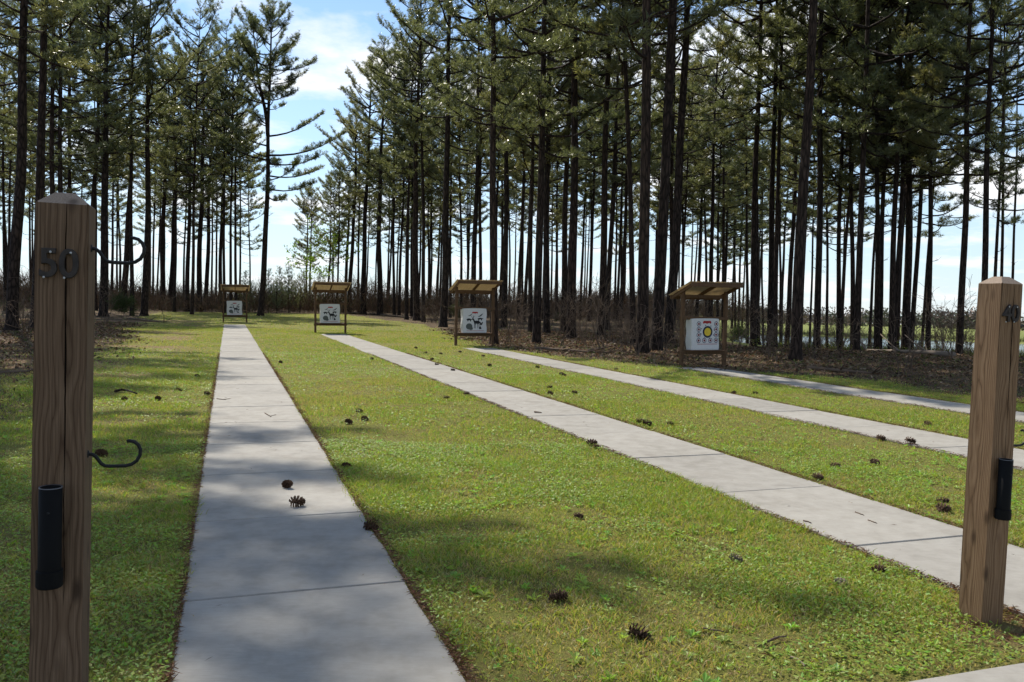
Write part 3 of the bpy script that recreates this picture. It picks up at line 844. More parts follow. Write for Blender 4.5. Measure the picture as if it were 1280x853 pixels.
    for _ in range(low_limbs):                               # dead snags under the live crown
        zc = rng.uniform(H * crown * 0.55, H * crown * 1.15)
        b0 = np.array([np.interp(zc, path[:, 2], path[:, i]) for i in range(3)])
        limb(b0, rng.uniform(0, 6.28), rng.uniform(0.3, 1.0) ** 2 * 2.2, R(rng.uniform(-20, 35)), 0.020, True, 0.05)
    wv, wq = W.get()
    nv, nt_ = needle_tufts(np.array(tp), np.array(ta), rng)
    crown_me = mesh_np('crown', np.concatenate([wv, nv]), tris=nt_ + len(wv), quads=wq, mats=[M['needles'], M['bark']], tri_mat=0, quad_mat=1)
    return trunk, crown_me, H

PINES = [pine_meshes(100 + k, H=h, crown=c, lmax=l, density=d, low_limbs=s) for k, (h, c, l, d, s) in enumerate([
    (26, 0.40, 4.3, 1.0, 4), (27, 0.44, 3.9, 1.0, 5), (25, 0.36, 4.4, 1.05, 3), (28, 0.46, 4.2, 0.95, 5), (26, 0.48, 3.6, 1.0, 5),
    (24, 0.34, 4.0, 1.0, 3), (27, 0.42, 4.6, 0.9, 4), (25, 0.45, 3.5, 1.1, 6)])]
LONE = pine_meshes(150, H=26.5, crown=0.36, lmax=4.9, density=1.6, fork=(15.2, math.pi * 0.93, 9.2), low_limbs=5, open_low=0.72,
                   extra=[(13.6, 0.15, 6.6, 14), (12.9, -0.35, 5.0, 4), (11.9, 0.1, 4.6, 5), (10.8, -0.2, 4.2, 2), (14.4, 2.9, 4.4, 20), (13.2, 3.4, 4.8, 16), (15.2, 0.4, 5.0, 24)])

PLACED = []
def plant_pine(x, y, dia, kind, label, group, rotz=None, lean=(0, 0), height=None, src=None):
    tr_, cr_, H = src or PINES[kind % len(PINES)]
    s = (height / H) if height else 1.0
    root = bpy.data.objects.new('pine_tree', None); COL.objects.link(root)
    root.location = (x, y, float(gz(x, y)))
    rz = random.uniform(0, 6.28) if rotz is None else rotz
    root.rotation_mode = 'QUATERNION'
    ax = Vector((-lean[1], lean[0], 0))
    q = Matrix.Rotation(math.atan(math.hypot(*lean)), 3, ax.normalized()).to_quaternion() if ax.length > 1e-6 else Matrix.Identity(3).to_quaternion()
    root.rotation_quaternion = q @ Matrix.Rotation(rz, 3, 'Z').to_quaternion()
    tag(root, label, 'tree', group)
    t = link('trunk', tr_, root); k = dia / 0.40
    t.scale = (k, k, s)
    c = link('crown', cr_, root); c.scale = (s, s, s)
    PLACED.append((x, y))
    return root

def from_photo(xb, yb, wpx, xt, yt=200.0, dia=None):
    """foot of a trunk from its pixel (or, where the foot is hidden, from its width), and its lean from a second pixel higher up"""
    if yb is not None:
        p = at(xb, yb); Y = p.y
    else:
        Y = dia * FPX / wpx; d = ray(xb, horizon_y(xb)); p = Vector((d.x / d.y * Y, Y, 0))
    D = 0.9 * (dia or max(0.24, min(0.62, wpx * Y / FPX)))
    dt = ray(xt, yt); tt = Y / dt.y
    zt = CAM_H + dt.z * tt; xx = dt.x * tt
    return p, D, ((xx - p.x) / max(zt, 1.0), random.uniform(-0.008, 0.008))

NEAR = [  # foot x, foot y, width, x at y=200 in the photo, label
    (15, 414, 15, 20.5, 'thick dark pine at the far left edge of the photo'),
    (44, 411, 12.5, 50, 'thick pine rising behind the numerals 50 on the near post'),
    (67, 399, 7.5, 66.5, 'slim pine just left of the top of post 50, nearer its left corner'),
    (77, 399, 7.5, 78.5, 'slim pine rising straight above the top of post 50'),
    (114, 394, 7.5, 119, 'slim pine right beside post 50, left of its upper hook'),
    (129, 396, 11.5, 133, 'stout pine crossed by the straight bar of the upper bow hook'),
    (153, 390, 9.5, 160, 'stout pine standing inside the curl of the upper bow hook'),
    (180, 395, 9, 185, 'straight pine at the grass edge, third trunk right of post 50'),
    (203, 388, 7.5, 208, 'left trunk of the close pair left of the first shelter'),
    (213, 388, 9, 215, 'right and thicker trunk of the close pair left of the first shelter'),
    (234, 389.5, 6, 237, 'slim pine midway between the close pair and the first shelter'),
    (249, 389.5, 8, 251, 'thicker dark pine a little left of the first shelter'),
    (257, 388, 6, 265, 'right leaning pine just left of the first shelter'),
    (275, 388, 5.5, 282, 'pine directly behind the left post of the first shelter'),
    (437, 392, 6, 443.5, 'pine just behind the right post of the second shelter'),
    (454.5, 393.5, 7.5, 460, 'first stout pine right of the second shelter'),
    (475, 394.5, 9, 478, 'second stout pine right of the second shelter, wide at its foot'),
    (521, 401, 9, 523.5, 'stout pine midway between the second and third shelters'),
    (553.7, 409, 10, 560, 'stout pine just left of the third shelter'),
    (591.6, 404, 7.5, 594, 'dark pine behind the target of the third shelter'),
    (617.4, 431, 10.5, 615.5, 'brown branchless pine against the right post of the third shelter'),
    (663, 416, 6.5, 663.5, 'slim pine left of the trunk pair right of the third shelter'),
    (670.5, 429.5, 11, 676, 'front trunk of the pair standing right of the third shelter'),
    (683, 417, 9, 684, 'rear trunk of the pair standing right of the third shelter'),
    (704.5, 415, 8.5, 708, 'left and thinner of two close trunks midway between third and fourth shelters'),
    (714, 424, 12, 717, 'right and thicker of two close trunks midway between third and fourth shelters'),
    (751.6, 420, 10, 758, 'stout pine among bare brush left of the big trunk clump'),
    (792, 431, 7, 786, 'thin left leaning pine on the left side of the big trunk clump'),
    (803, 441, 15.5, 807, 'big front pine of the trunk clump left of the fourth shelter'),
    (820, 439, 15, 832, 'big pine in the middle of the trunk clump left of the fourth shelter'),
    (835, 430, 13, 845, 'right trunk of the clump, its foot beside the fourth shelter'),
    (942, 424.5, 9, 945.5, 'stout pine right of the bullseye shelter, first in from its roof corner'),
    (963, 424.5, 8.5, 966.5, 'pine right of the bullseye shelter, left of the close twin trunk'),
    (969, 426, 6.5, 974, 'thin twin trunk midway between the bullseye shelter and the large branchless pine'),
    (994.5, 450.5, 14.5, 1005.5, 'large straight branchless pine near the fourth lane'),
    (1021, 432, 9, 1026.5, 'pine just right of the large branchless pine by the fourth lane'),
    (1048, 429.5, 6.5, 1050, 'slim dark pine at the left end of the pond'),
    (1066, 430, 5.5, 1067, 'thin pine touching the left side of a thicker one at the pond'),
    (1070.5, 438.5, 9, 1078, 'right leaning pine in front of the left part of the pond'),
    (1096, 433, 7.5, 1097.5, 'left stem of the twin pine before the pond'),
    (1099.5, 432, 6.5, 1106, 'right stem of the twin pine before the pond'),
    (1114, 434, 8, 1119.5, 'pine left of the thickest trunk before the pond'),
    (1117, 433, 5, 1128, 'thin right leaning pine left of the thickest trunk before the pond'),
    (1132, 432.5, 11, 1138, 'thickest dark trunk standing before the middle of the pond'),
    (1139, 431, 3.6, 1153, 'very thin slanting pine right of the thickest trunk before the pond'),
    (1160, 434.5, 6.5, 1164.5, 'slim pine before the right half of the pond'),
    (1199, 442, 9, 1208.5, 'last stout pine left of post 40, by the pale fallen trunk'),
    (1227, 446, 8.5, 1236, 'pine rising straight behind the top of post 40'),
]
for i, (xb, yb, w_, xt, lab) in enumerate(NEAR):
    p, D, lean = from_photo(xb, yb, w_, xt)
    plant_pine(p.x, p.y, D, (2 if i % 2 else 5) if xb > 1030 or 610 < xb < 720 else i * 3 + 1, lab, 'pines along the edges of the range', lean=lean, height=22.0 if 610 < xb < 680 else 23.0 if 430 < xb < 440 else random.uniform(19.5, 23) if xb > 1030 else random.uniform(24.5, 28.5))
p, D, lean = from_photo(325.5, 395, 8, 334)
plant_pine(p.x, p.y, D, 0, 'lone forked pine against the open sky right of the first shelter', 'pines along the edges of the range', rotz=0.0, lean=lean, height=26.8, src=LONE)
for xb, lab in ((381, 'left of two small distant pines in the sky gap, over the brush'), (385.5, 'right of two small distant pines in the sky gap, over the brush')):
    p, D, lean = from_photo(xb, None, 3, xb + 1, 250, 0.33)
    plant_pine(p.x, p.y + random.uniform(0, 3), 0.30, 5 if xb < 383 else 2, lab, 'pines along the edges of the range', height=17.0)

def region(px):
    for lim, w_ in ((150, 'at the far left, around post 50'), (262, 'left of the first shelter'), (340, 'behind the first shelter'), (455, 'just right of the sky gap'), (560, 'between the second and third shelters'),
                    (655, 'behind the third shelter'), (790, 'between the third shelter and the big trunk clump'), (930, 'behind the bullseye shelter'), (1040, 'around the large branchless pine')):
        if px < lim: return w_
    return 'in front of the pond'
FARX = [(89, 5), (120, 4), (146, 3), (165, 5.5), (191, 3), (196, 2.6), (218, 4), (229, 3), (240, 4.5), (265, 3), (269.5, 3), (280, 4), (289, 4), (295, 4), (299.5, 3), (313, 2.4),
        (410, 3), (416, 3), (420.5, 3), (430.6, 5), (449, 3), (468, 2.4), (485.6, 3), (493, 4), (499, 4), (508.6, 5), (514.5, 4), (529.7, 5.5), (536, 3), (546, 2.4),
        (563, 4), (577, 4), (585, 3), (601, 5), (629, 4), (637, 3), (642, 2.4), (649, 5.5), (656, 5), (689, 3), (696, 4), (726, 4), (730, 2.4), (738, 4), (768, 3.4), (772, 4), (777, 3), (780.5, 3),
        (848, 2.6), (854, 4), (864, 2.6), (871, 4), (884, 4), (898, 4), (905.5, 5), (916, 2.6), (920, 3.2), (935.6, 4.4), (950, 5), (955, 3.2), (978, 4), (986, 3), (1014, 3.2), (1035.5, 4), (1055, 2.6),
        (1254, 4.5), (1264, 4)]
for i, (xb, w_) in enumerate(FARX):
    dia = {2: 0.27, 3: 0.30, 4: 0.31, 5: 0.33}[int(w_)]
    gap = 400 < xb < 450
    if gap: dia = w_ * random.uniform(90, 104) / FPX
    if xb > 1000: dia *= 0.72
    p, D, lean = from_photo(xb, None, w_, xb + random.uniform(-2, 6) * (1 if xb < 640 else 1.1), 200, dia)
    side = region(xb)
    plant_pine(p.x, p.y, D, i * 5 + 2, 'slim dark pine deep in the wood ' + side, 'slim pines deep in the wood ' + side, lean=lean, height=(15.5 + (xb - 405) * 0.13) if gap else random.uniform(21, 22.5) if 445 < xb < 472 else random.uniform(23.5, 28))

# the wood goes on behind: more trunks, kept apart from each other and out of the sky gap
def too_close(x, y, dmin):
    return any((x - a) ** 2 + (y - b) ** 2 < dmin * dmin for a, b in PLACED)
n_fill = 0
for _ in range(4000):
    px = random.uniform(-90, 1400); Y = random.uniform(48, 135)
    x = (px - 640) / FPX * Y
    u_, v_ = uv_of(x, Y)
    if 322 < px < 470 - 0.55 * max(0, Y - 70): continue
    if px < 330 and not (v_ < -7.5): continue
    if px > 400 and not (v_ > 15): continue
    if px > 985: continue
    if too_close(x, Y, 3.4): continue
    side = region(px)
    plant_pine(x, Y, random.uniform(0.26, 0.36), random.randrange(8), 'slim dark pine deep in the wood ' + side, 'slim pines deep in the wood ' + side,
               lean=(random.uniform(-0.01, 0.025), random.uniform(-0.015, 0.015)), height=random.uniform(22, 28))
    n_fill += 1
    if n_fill >= 80: break
# shorter, leafier pines before the pond
n_fill = 0
for _ in range(900):
    px = random.uniform(985, 1420); Y = random.uniform(46, 60); x = (px - 640) / FPX * Y
    if math.hypot(x, Y) > 67 or too_close(x, Y, 2.6): continue
    plant_pine(x, Y, random.uniform(0.16, 0.21), random.choice((2, 5)), 'slim dark pine deep in the wood ' + region(px), 'slim pines deep in the wood ' + region(px),
               lean=(random.uniform(-0.01, 0.03), random.uniform(-0.015, 0.015)), height=random.uniform(20, 25))
    n_fill += 1
    if n_fill >= 8: break
# pines that stand just outside the frame and shade the range
for x, y, k, h_ in [(-11.6, 17.2, 1, 25), (-13.6, 20.4, 6, 26), (-15.4, 23.8, 3, 28), (-20.5, 27.0, 4, 26), (-19, 20, 7, 27), (-17, 12.5, 1, 25),
                    (14.9, 18.8, 2, 20), (17.6, 22.6, 5, 20), (21.5, 27.0, 2, 21), (20.0, 20.0, 5, 20), (24.5, 31.5, 5, 21)]:
    plant_pine(x, y, random.uniform(0.34, 0.46), k, 'tall pine just outside the ' + ('left' if x < 0 else 'right') + ' edge of the photo, seen by its shade', 'pines outside the ' + ('left' if x < 0 else 'right') + ' edge',
               lean=(0.05, 0), height=h_)


# ------------------------------------------------------------------ brush, shrubs, saplings, far trees
def branching(rng, base, height, levels, spread, r0, sides=4, up=0.6, forks=(2, 4)):
    """a bare branching stem; returns tubes as (points, radii) and its tips"""
    out, tips = [], []
    def grow(p, d, L, r, lev):
        n = 4; pts = [p]; dd = d
        for i in range(n):
            dd = unit(dd + rng.normal(0, 0.16, 3) + np.array([0, 0, 0.05]))
            pts.append(pts[-1] + dd * L / n)
        out.append((np.array(pts), np.linspace(r, r * 0.55, n + 1)))
        if lev == 0: tips.append((pts[-1], dd)); return
        for _ in range(rng.integers(*forks)):
            i = rng.integers(2, n + 1)
            nd = unit(dd + rng.normal(0, spread, 3) + np.array([0, 0, up * 0.4]))
            grow(pts[i], nd, L * rng.uniform(0.5, 0.8), r * 0.55, lev - 1)
        tips.append((pts[-1], dd))
    grow(np.array(base, float), unit(np.array([rng.normal(0, 0.25), rng.normal(0, 0.25), 1.0])), height * 0.5, r0, levels)
    return out, tips

def leaf_faces(pos, rng, k, size, spread):
    n = len(pos)
    c = pos[:, None, :] + rng.normal(0, spread, (n, k, 3))
    a = unit(rng.normal(size=(n, k, 3))); b = unit(np.cross(a, rng.normal(size=(n, k, 3))))
    s = size * rng.uniform(0.6, 1.3, (n, k, 1))
    v = np.stack([c - a * s, c + b * s * 0.5, c + a * s, c - b * s * 0.5], 2).reshape(-1, 3)
    return v, np.arange(len(v)).reshape(-1, 4)

def bare_shrub_mesh(seed, height, stems):
    rng = np.random.default_rng(seed); T = Tubes()
    for _ in range(stems):
        b = np.array([rng.normal(0, 0.06), rng.normal(0, 0.06), -0.05])
        o, _t = branching(rng, b, height * rng.uniform(0.6, 1.1), 3, 0.75, 0.013, forks=(2, 4))
        for pts, r_ in o: T.add(pts, np.maximum(r_ * 1.3, 0.0055), 3)
    v, q = T.get(); return mesh_np('stem', v, quads=q, mats=[M['twig']], smooth=True)
BARE = [bare_shrub_mesh(300 + k, h, s) for k, (h, s) in enumerate([(1.9, 5), (2.6, 4), (1.4, 6), (3.2, 3)])]

def leafy_shrub_mesh(seed, height, width, mat, leaf=0.05, k=9, stems=6):
    rng = np.random.default_rng(seed); T = Tubes(); tips = []
    for _ in range(stems):
        b = np.array([rng.normal(0, width * 0.12), rng.normal(0, width * 0.12), -0.05])
        o, tp = branching(rng, b, height * rng.uniform(0.7, 1.1), 3, 0.8 * width / height + 0.3, 0.016)
        for pts, r_ in o: T.add(pts, np.maximum(r_, 0.004), 3)
        tips += [t[0] for t in tp] + [pts[2] for pts, _r in o[1:]]
    v, q = T.get(); lv, lq = leaf_faces(np.array(tips), rng, k, leaf, 0.16)
    return mesh_np('foliage', np.concatenate([v, lv]), quads=np.concatenate([q, lq + len(v)]), mats=[M['twig'], mat],
                   quad_mat=np.concatenate([np.zeros(len(q), int), np.ones(len(lq), int)]))
SPRING = leafy_shrub_mesh(340, 9.5, 3.6, M['leaf_bright'], 0.14, 9, 4)
EVER = [leafy_shrub_mesh(350 + k, h, w_, M['leaf_dark'], 0.075, 11, 7) for k, (h, w_) in enumerate([(2.6, 2.2), (3.4, 2.0)])]

def young_pine_meshes(seed, H):
    rng = np.random.default_rng(seed); T = Tubes(); W = Tubes(); tp, ta = [], []
    z = np.linspace(-0.1, H, 9); T.add(np.stack([0.05 * np.sin(z), 0.05 * np.cos(z * 1.2), z], -1), 0.055 * (1 - np.clip(z / H, 0, 1)) + 0.008, 6)
    zc = 0.6; az = 0
    while zc < H - 0.1:
        t = zc / H; L = (0.25 + 1.15 * (1 - t)) * H * 0.22
        for _ in range(4):
            az += 1.7 + rng.uniform(-0.3, 0.3); d = np.array([math.cos(az), math.sin(az), 0.55 + 0.5 * t])
            e = np.array([0, 0, zc]) + d * L * rng.uniform(0.7, 1.1)
            W.add([np.array([0, 0, zc]), (np.array([0, 0, zc]) + e) / 2, e], [0.018, 0.012, 0.007], 3)
            for s in np.linspace(0.25, 1, max(3, int(L / 0.16))):
                tp.append(np.array([0, 0, zc]) + (e - np.array([0, 0, zc])) * s + rng.normal(0, 0.07, 3)); ta.append(unit(d + rng.normal(0, 0.35, 3)))
        zc += rng.uniform(0.28, 0.42)
    tp.append(np.array([0, 0, H])); ta.append(np.array([0, 0, 1.0]))
    tv, tq = T.get(); wv, wq = W.get(); nv, nt_ = needle_tufts(np.array(tp), np.array(ta), rng, 14, 0.20, 0.03)
    return mesh_np('trunk', tv, quads=tq, mats=[M['bark']], smooth=True), mesh_np('crown', np.concatenate([wv, nv]), tris=nt_ + len(wv), quads=wq, mats=[M['needles'], M['bark']], tri_mat=0, quad_mat=1)
YOUNG = [young_pine_meshes(370, 4.6), young_pine_meshes(371, 3.6)]

def put(name, me, part, x, y, label, cat, group, s=1.0, sz=None):
    root = bpy.data.objects.new(name, None); COL.objects.link(root)
    root.location = (x, y, float(gz(x, y))); root.rotation_euler = (0, 0, random.uniform(0, 6.28)); root.scale = (s, s, sz or s)
    tag(root, label, cat, group)
    for pn, m in zip(part, me): link(pn, m, root)
    return root

# the pale green sapling in the sky gap and the young pines round it
p = at(408, 391); put('leafy_tree', [SPRING], ['foliage'], p.x - 1.2, p.y + 2, 'slender tree in fresh yellow green leaf behind the second shelter', 'tree', None, 1.12)
yp = [(345, 84, 0), (352, 92, 1), (360, 88, 0), (368, 97, 1), (374, 90, 0), (392, 95, 1), (335, 90, 0), (398, 101, 0), (306, 84, 0), (312, 92, 1), (427, 98, 1), (349, 101, 0), (363, 104, 0), (379, 103, 0)]
for px, Y, k in yp:
    put('young_pine', YOUNG[k], ['trunk', 'crown'], (px - 640) / FPX * Y, Y, 'bushy young pine in the brown brush at the end of the range', 'tree', 'young pines in the brush at the end of the range', random.uniform(0.75, 1.2))
# bare shrubs at the forest edge; those one can point to have a label of their own
sh = [(729, 432, 1, 'bare grey shrub in the open straw between the third and fourth shelters'), (646, 419, 3, 'tangled bare shrub right of the third shelter'), (783, 441, 0, 'bare shrub at the left foot of the big trunk clump'),
      (797, 445, 2, 'low bare shrub in front of the big trunk clump'), (966, 452, 0, 'bare shrub on the straw left of the large branchless pine'), (1015, 446, 2, 'low bare shrub right of the large branchless pine'),
      (1130, 470, 0, 'thin bare shrub on the shaded floor below the thickest pond trunk'), (1178, 445, 3, 'tall thin bare sapling at the pale fallen trunk left of post 40'), (203, 393, 1, 'pale bare shrub at the foot of the close pair of pines'),
      (30, 425, 0, 'bare shrub at the foot of the far left pine')]
for px, py, k, lab in sh:
    q = at(px, py); put('bare_shrub', [BARE[k]], ['stem'], q.x, q.y, lab, 'shrub', 'bare shrubs at the forest edge', random.uniform(0.8, 1.15))
n = 0
for _ in range(900):
    px = random.uniform(-20, 1260); Y = random.uniform(26, 66); x = (px - 640) / FPX * Y
    u_, v_ = uv_of(x, Y)
    if float(straw_mask(x, Y)) < 0.95 or too_close(x, Y, 0.6): continue
    if px > 990 and random.random() < 0.5: continue
    side = 'left of the lanes' if px < 400 else 'right of the lanes'
    if n % 6 == 5 and px < 980 and Y > 45:
        put('evergreen_shrub', [EVER[n % 2]], ['foliage'], x, Y, 'dark evergreen shrub among the trunks ' + side, 'shrub', 'evergreen shrubs among the trunks ' + side, random.uniform(0.35, 0.8))
    else:
        put('bare_shrub', [BARE[n % 4]], ['stem'], x, Y, 'thin bare shrub among the trunks ' + side, 'shrub', 'bare shrubs among the trunks ' + side, random.uniform(0.6, 1.2))
    n += 1
    if n >= 110: break

# far brush that reads as one brown mass behind the trunks
rng = np.random.default_rng(77)
def brush_mass(n, pxlo, pxhi, ylo, yhi, hlo, hhi, keep):
    px = rng.uniform(pxlo, pxhi, n); Y = ylo + (yhi - ylo) * rng.random(n); x = (px - 640) / FPX * Y
    ok = keep(px, x, Y); return x[ok], Y[ok]
xs, ys = brush_mass(30000, -120, 1000, 76, 128, 2, 4, lambda px, x, Y: (((px < 335) & (Y > 80)) | ((px >= 335) & (px < 450) & (Y > 86)) | ((px >= 450) & (Y > 84 + (px - 450) * 0.01))) & (rng.random(len(px)) < np.where(px > 860, (1000 - px) / 220.0, 1.0)))
h = (1.5 + 3.5 * vnoise(xs, ys, 5.0)) * rng.uniform(0.45, 1.15, len(xs))
k_ = 5
bx = np.repeat(xs, k_); by = np.repeat(ys, k_); bh = np.repeat(h, k_)
m_ = len(bx)
p0 = np.stack([bx + rng.normal(0, .25, m_), by + rng.normal(0, .25, m_), bh * rng.uniform(0.0, 0.75, m_)], -1)
d = unit(rng.normal(0, 0.55, (m_, 3)) + np.array([0, 0, 1.0])); L = bh * rng.uniform(0.2, 0.5, m_)
sd = unit(np.cross(d, rng.normal(size=(m_, 3)))) * rng.uniform(0.012, 0.034, (m_, 1))
tri = np.stack([p0 - sd, p0 + sd, p0 + d * L[:, None]], 1).reshape(-1, 3)
pal = np.array([[0.13, 0.085, 0.055], [0.17, 0.12, 0.08], [0.09, 0.06, 0.045], [0.20, 0.115, 0.06], [0.06, 0.07, 0.028]])
ci = rng.choice(5, m_, p=[.32, .25, .22, .10, .11]); cc = np.repeat(pal[ci] * rng.uniform(.8, 1.2, (m_, 1)), 3, 0)
tag(link('brush', mesh_np('brush', tri, tris=np.arange(len(tri)).reshape(-1, 3), mats=[M['brush']], colors=cc)), 'brown tangled brush behind the trunks at the end of the wood', 'brush', kind='stuff')

# reeds and weeds on the pond bank
m_ = 9000
an = rng.uniform(0.30, 0.66, m_); rr_ = np.where(rng.random(m_) < .72, rng.normal(66, 3.0, m_), rng.normal(104.5, 1.2, m_))
x = rr_ * np.sin(an); y = rr_ * np.cos(an); zb = gz(x, y)
d = unit(rng.normal(0, .25, (m_, 3)) + np.array([0, 0, 1.0])); L = rng.uniform(.25, .75, m_)
p0 = np.stack([x, y, zb - .03], -1); sd = unit(np.cross(d, rng.normal(size=(m_, 3)))) * rng.uniform(.012, .03, (m_, 1))
tri = np.stack([p0 - sd, p0 + sd, p0 + d * L[:, None]], 1).reshape(-1, 3)
pal = np.array([[0.12, 0.15, 0.04], [0.16, 0.13, 0.06], [0.09, 0.10, 0.03]])
cc = np.repeat(pal[rng.choice(3, m_)] * rng.uniform(.8, 1.2, (m_, 1)), 3, 0)
tag(link('weeds', mesh_np('weeds', tri, tris=np.arange(len(tri)).reshape(-1, 3), mats=[M['brush']], colors=cc)), 'tall weeds along the banks of the pond', 'weeds', kind='stuff')

# the far wood beyond the field
cl, col_ = [], []
for k in range(300):
    a = rng.uniform(0.10, 0.75); r0 = rng.uniform(400, 470); x, y = r0 * math.sin(a), r0 * math.cos(a); zb = float(gz(x, y))
    hh = rng.uniform(3.5, 9.8); n_ = 120
    q = rng.normal(size=(n_, 3)) * np.array([2.4, 2.4, hh * 0.24]) + np.array([x, y, zb + hh * 0.55])
    q[:, 2] = np.clip(q[:, 2], zb, zb + hh)
    cl.append(q); base = np.array([[0.18, 0.155, 0.13], [0.13, 0.14, 0.09], [0.21, 0.16, 0.13]])[rng.integers(0, 3)]  # clump tones lightened, haze of the distance put into the colour
    col_.append(base * rng.uniform(.75, 1.25, (n_, 1)))
q = np.concatenate(cl); c_ = np.concatenate(col_)
lv, lq = leaf_faces(q, rng, 1, 0.75, 0.01)
tag(link('treeline', mesh_np('treeline', lv, quads=lq, mats=[M['brush']], colors=np.repeat(c_, 4, 0))), 'low grey brown wood on the horizon beyond the field', 'treeline', kind='stuff')


# ------------------------------------------------------------------ grass, litter
def off_paths(u, v, pad=0.0):
    ok = u > CROSS_U + pad
    for pv, pw, pend, _j, _w in PATHS:
        ok &= ~((np.abs(v - pv) < pw / 2 + pad) & (u < pend + pad))
    return ok
def scatter(n, ylo, yhi, margin=1.12, power=1.0):
    Y = np.sqrt(rng.uniform(ylo ** 2, yhi ** 2, n)); X = rng.uniform(-0.5, 0.5, n) * 1280 / FPX * Y * margin
    return X, Y
def blades(n, ylo, yhi, hlo, hhi, wid, dens, two):
    X, Y = scatter(n, ylo, yhi); u = X * U.x + Y * U.y; v = X * V.x + Y * V.y
    edge = rng.normal(0, 0.022, n)
    patch = 0.30 * vnoise(X, Y, 0.13) + 0.35 * vnoise(X + 5, Y, 0.42) + 0.35 * vnoise(X + 9, Y + 4, 1.5)
    patch = sstep(0.22, 0.78, patch)
    sm = straw_mask(X, Y)
    bare = np.exp(-((X - p40.x - 0.1) ** 2 + (Y - p40.y + 0.2) ** 2) / 0.10)
    ok = off_paths(u, v, 0.0 + edge) & (rng.random(n) < dens * (0.16 + 1.05 * patch) * (1 - 0.93 * sm) * (1 - 0.85 * bare) * (1 - 0.8 * bare_left(X, Y)))
    X, Y, patch = X[ok], Y[ok], patch[ok]; n = len(X)
    h = rng.uniform(hlo, hhi, n) * (0.5 + 1.0 * patch)
    az = rng.uniform(0, 2 * np.pi, n); lean_ = rng.uniform(0.15, 1.15, n)
    d = unit(np.stack([np.cos(az) * lean_, np.sin(az) * lean_, np.ones(n)], -1))
    p0 = np.stack([X, Y, np.full(n, 0.0) + 0.012 * (vnoise(X, Y, 1.7) - 0.5) - 0.003], -1)
    sd = unit(np.cross(d, rng.normal(size=(n, 3)))) * (wid * rng.uniform(.6, 1.3, (n, 1))) * 0.5
    green = np.stack([rng.uniform(.14, .24, n), rng.uniform(.21, .31, n), rng.uniform(.026, .055, n)], -1)
    yel = np.stack([rng.uniform(.29, .40, n), rng.uniform(.30, .39, n), rng.uniform(.055, .09, n)], -1)
    dry = np.stack([rng.uniform(.32, .46, n), rng.uniform(.25, .36, n), rng.uniform(.12, .18, n)], -1)
    sel = rng.random(n); dry_p = 0.10 + 0.42 * (1 - patch) ** 1.3 + 0.25 * sstep(.5, .8, vnoise(X, Y, 3.1))
    c = np.where((sel < dry_p)[:, None], dry, np.where((sel < dry_p + 0.28)[:, None], yel, green))
    if two:
        mid = p0 + d * (h * 0.6)[:, None]
        bend = unit(d + np.stack([np.cos(az), np.sin(az), -0.35 * np.ones(n)], -1) * rng.uniform(.2, .9, (n, 1)))
        tip = mid + bend * (h * 0.55)[:, None]
        V_ = np.stack([p0 - sd, p0 + sd, mid + sd * .8, mid - sd * .8, tip], 1).reshape(-1, 3)
        b = np.arange(n)[:, None] * 5
        F = np.concatenate([b + np.array([0, 1, 2]), b + np.array([0, 2, 3]), b + np.array([3, 2, 4])])
        return V_, F, np.repeat(c, 5, 0)
    V_ = np.stack([p0 - sd, p0 + sd, p0 + d * h[:, None]], 1).reshape(-1, 3)
    return V_, np.arange(3 * n).reshape(-1, 3), np.repeat(c, 3, 0)
def clover(n, ylo, yhi, size, dens):
    """little broad leaves held flat above the soil"""
    X, Y = scatter(n, ylo, yhi); u = X * U.x + Y * U.y; v = X * V.x + Y * V.y
    patch = 0.5 * vnoise(X + 31, Y + 17, 0.42) + 0.5 * vnoise(X + 3, Y + 40, 1.6)
    ok = off_paths(u, v, 0.01) & (rng.random(n) < dens * np.clip((patch - 0.36) * 3.2, 0.04, 1) * (1 - 0.95 * straw_mask(X, Y)))
    X, Y, patch = X[ok], Y[ok], patch[ok]; n = len(X)
    z = rng.uniform(.008, .035, n) * (0.5 + patch)
    c0 = np.stack([X, Y, z], -1)
    nrm = unit(rng.normal(0, .33, (n, 3)) + np.array([0, 0, 1.0])); a = unit(np.cross(nrm, rng.normal(size=(n, 3)))); b = np.cross(nrm, a)
    s = size * rng.uniform(.55, 1.35, (n, 1))
    V_ = np.stack([c0 - a * s, c0 + b * s * .55, c0 + a * s + nrm * s * .25, c0 - b * s * .55], 1).reshape(-1, 3)
    i = np.arange(n)[:, None] * 4
    F = np.concatenate([i + np.array([0, 1, 2]), i + np.array([0, 2, 3])])
    c = np.stack([rng.uniform(.18, .30, n), rng.uniform(.27, .38, n), rng.uniform(.035, .07, n)], -1)
    return V_, F, np.repeat(c, 4, 0)
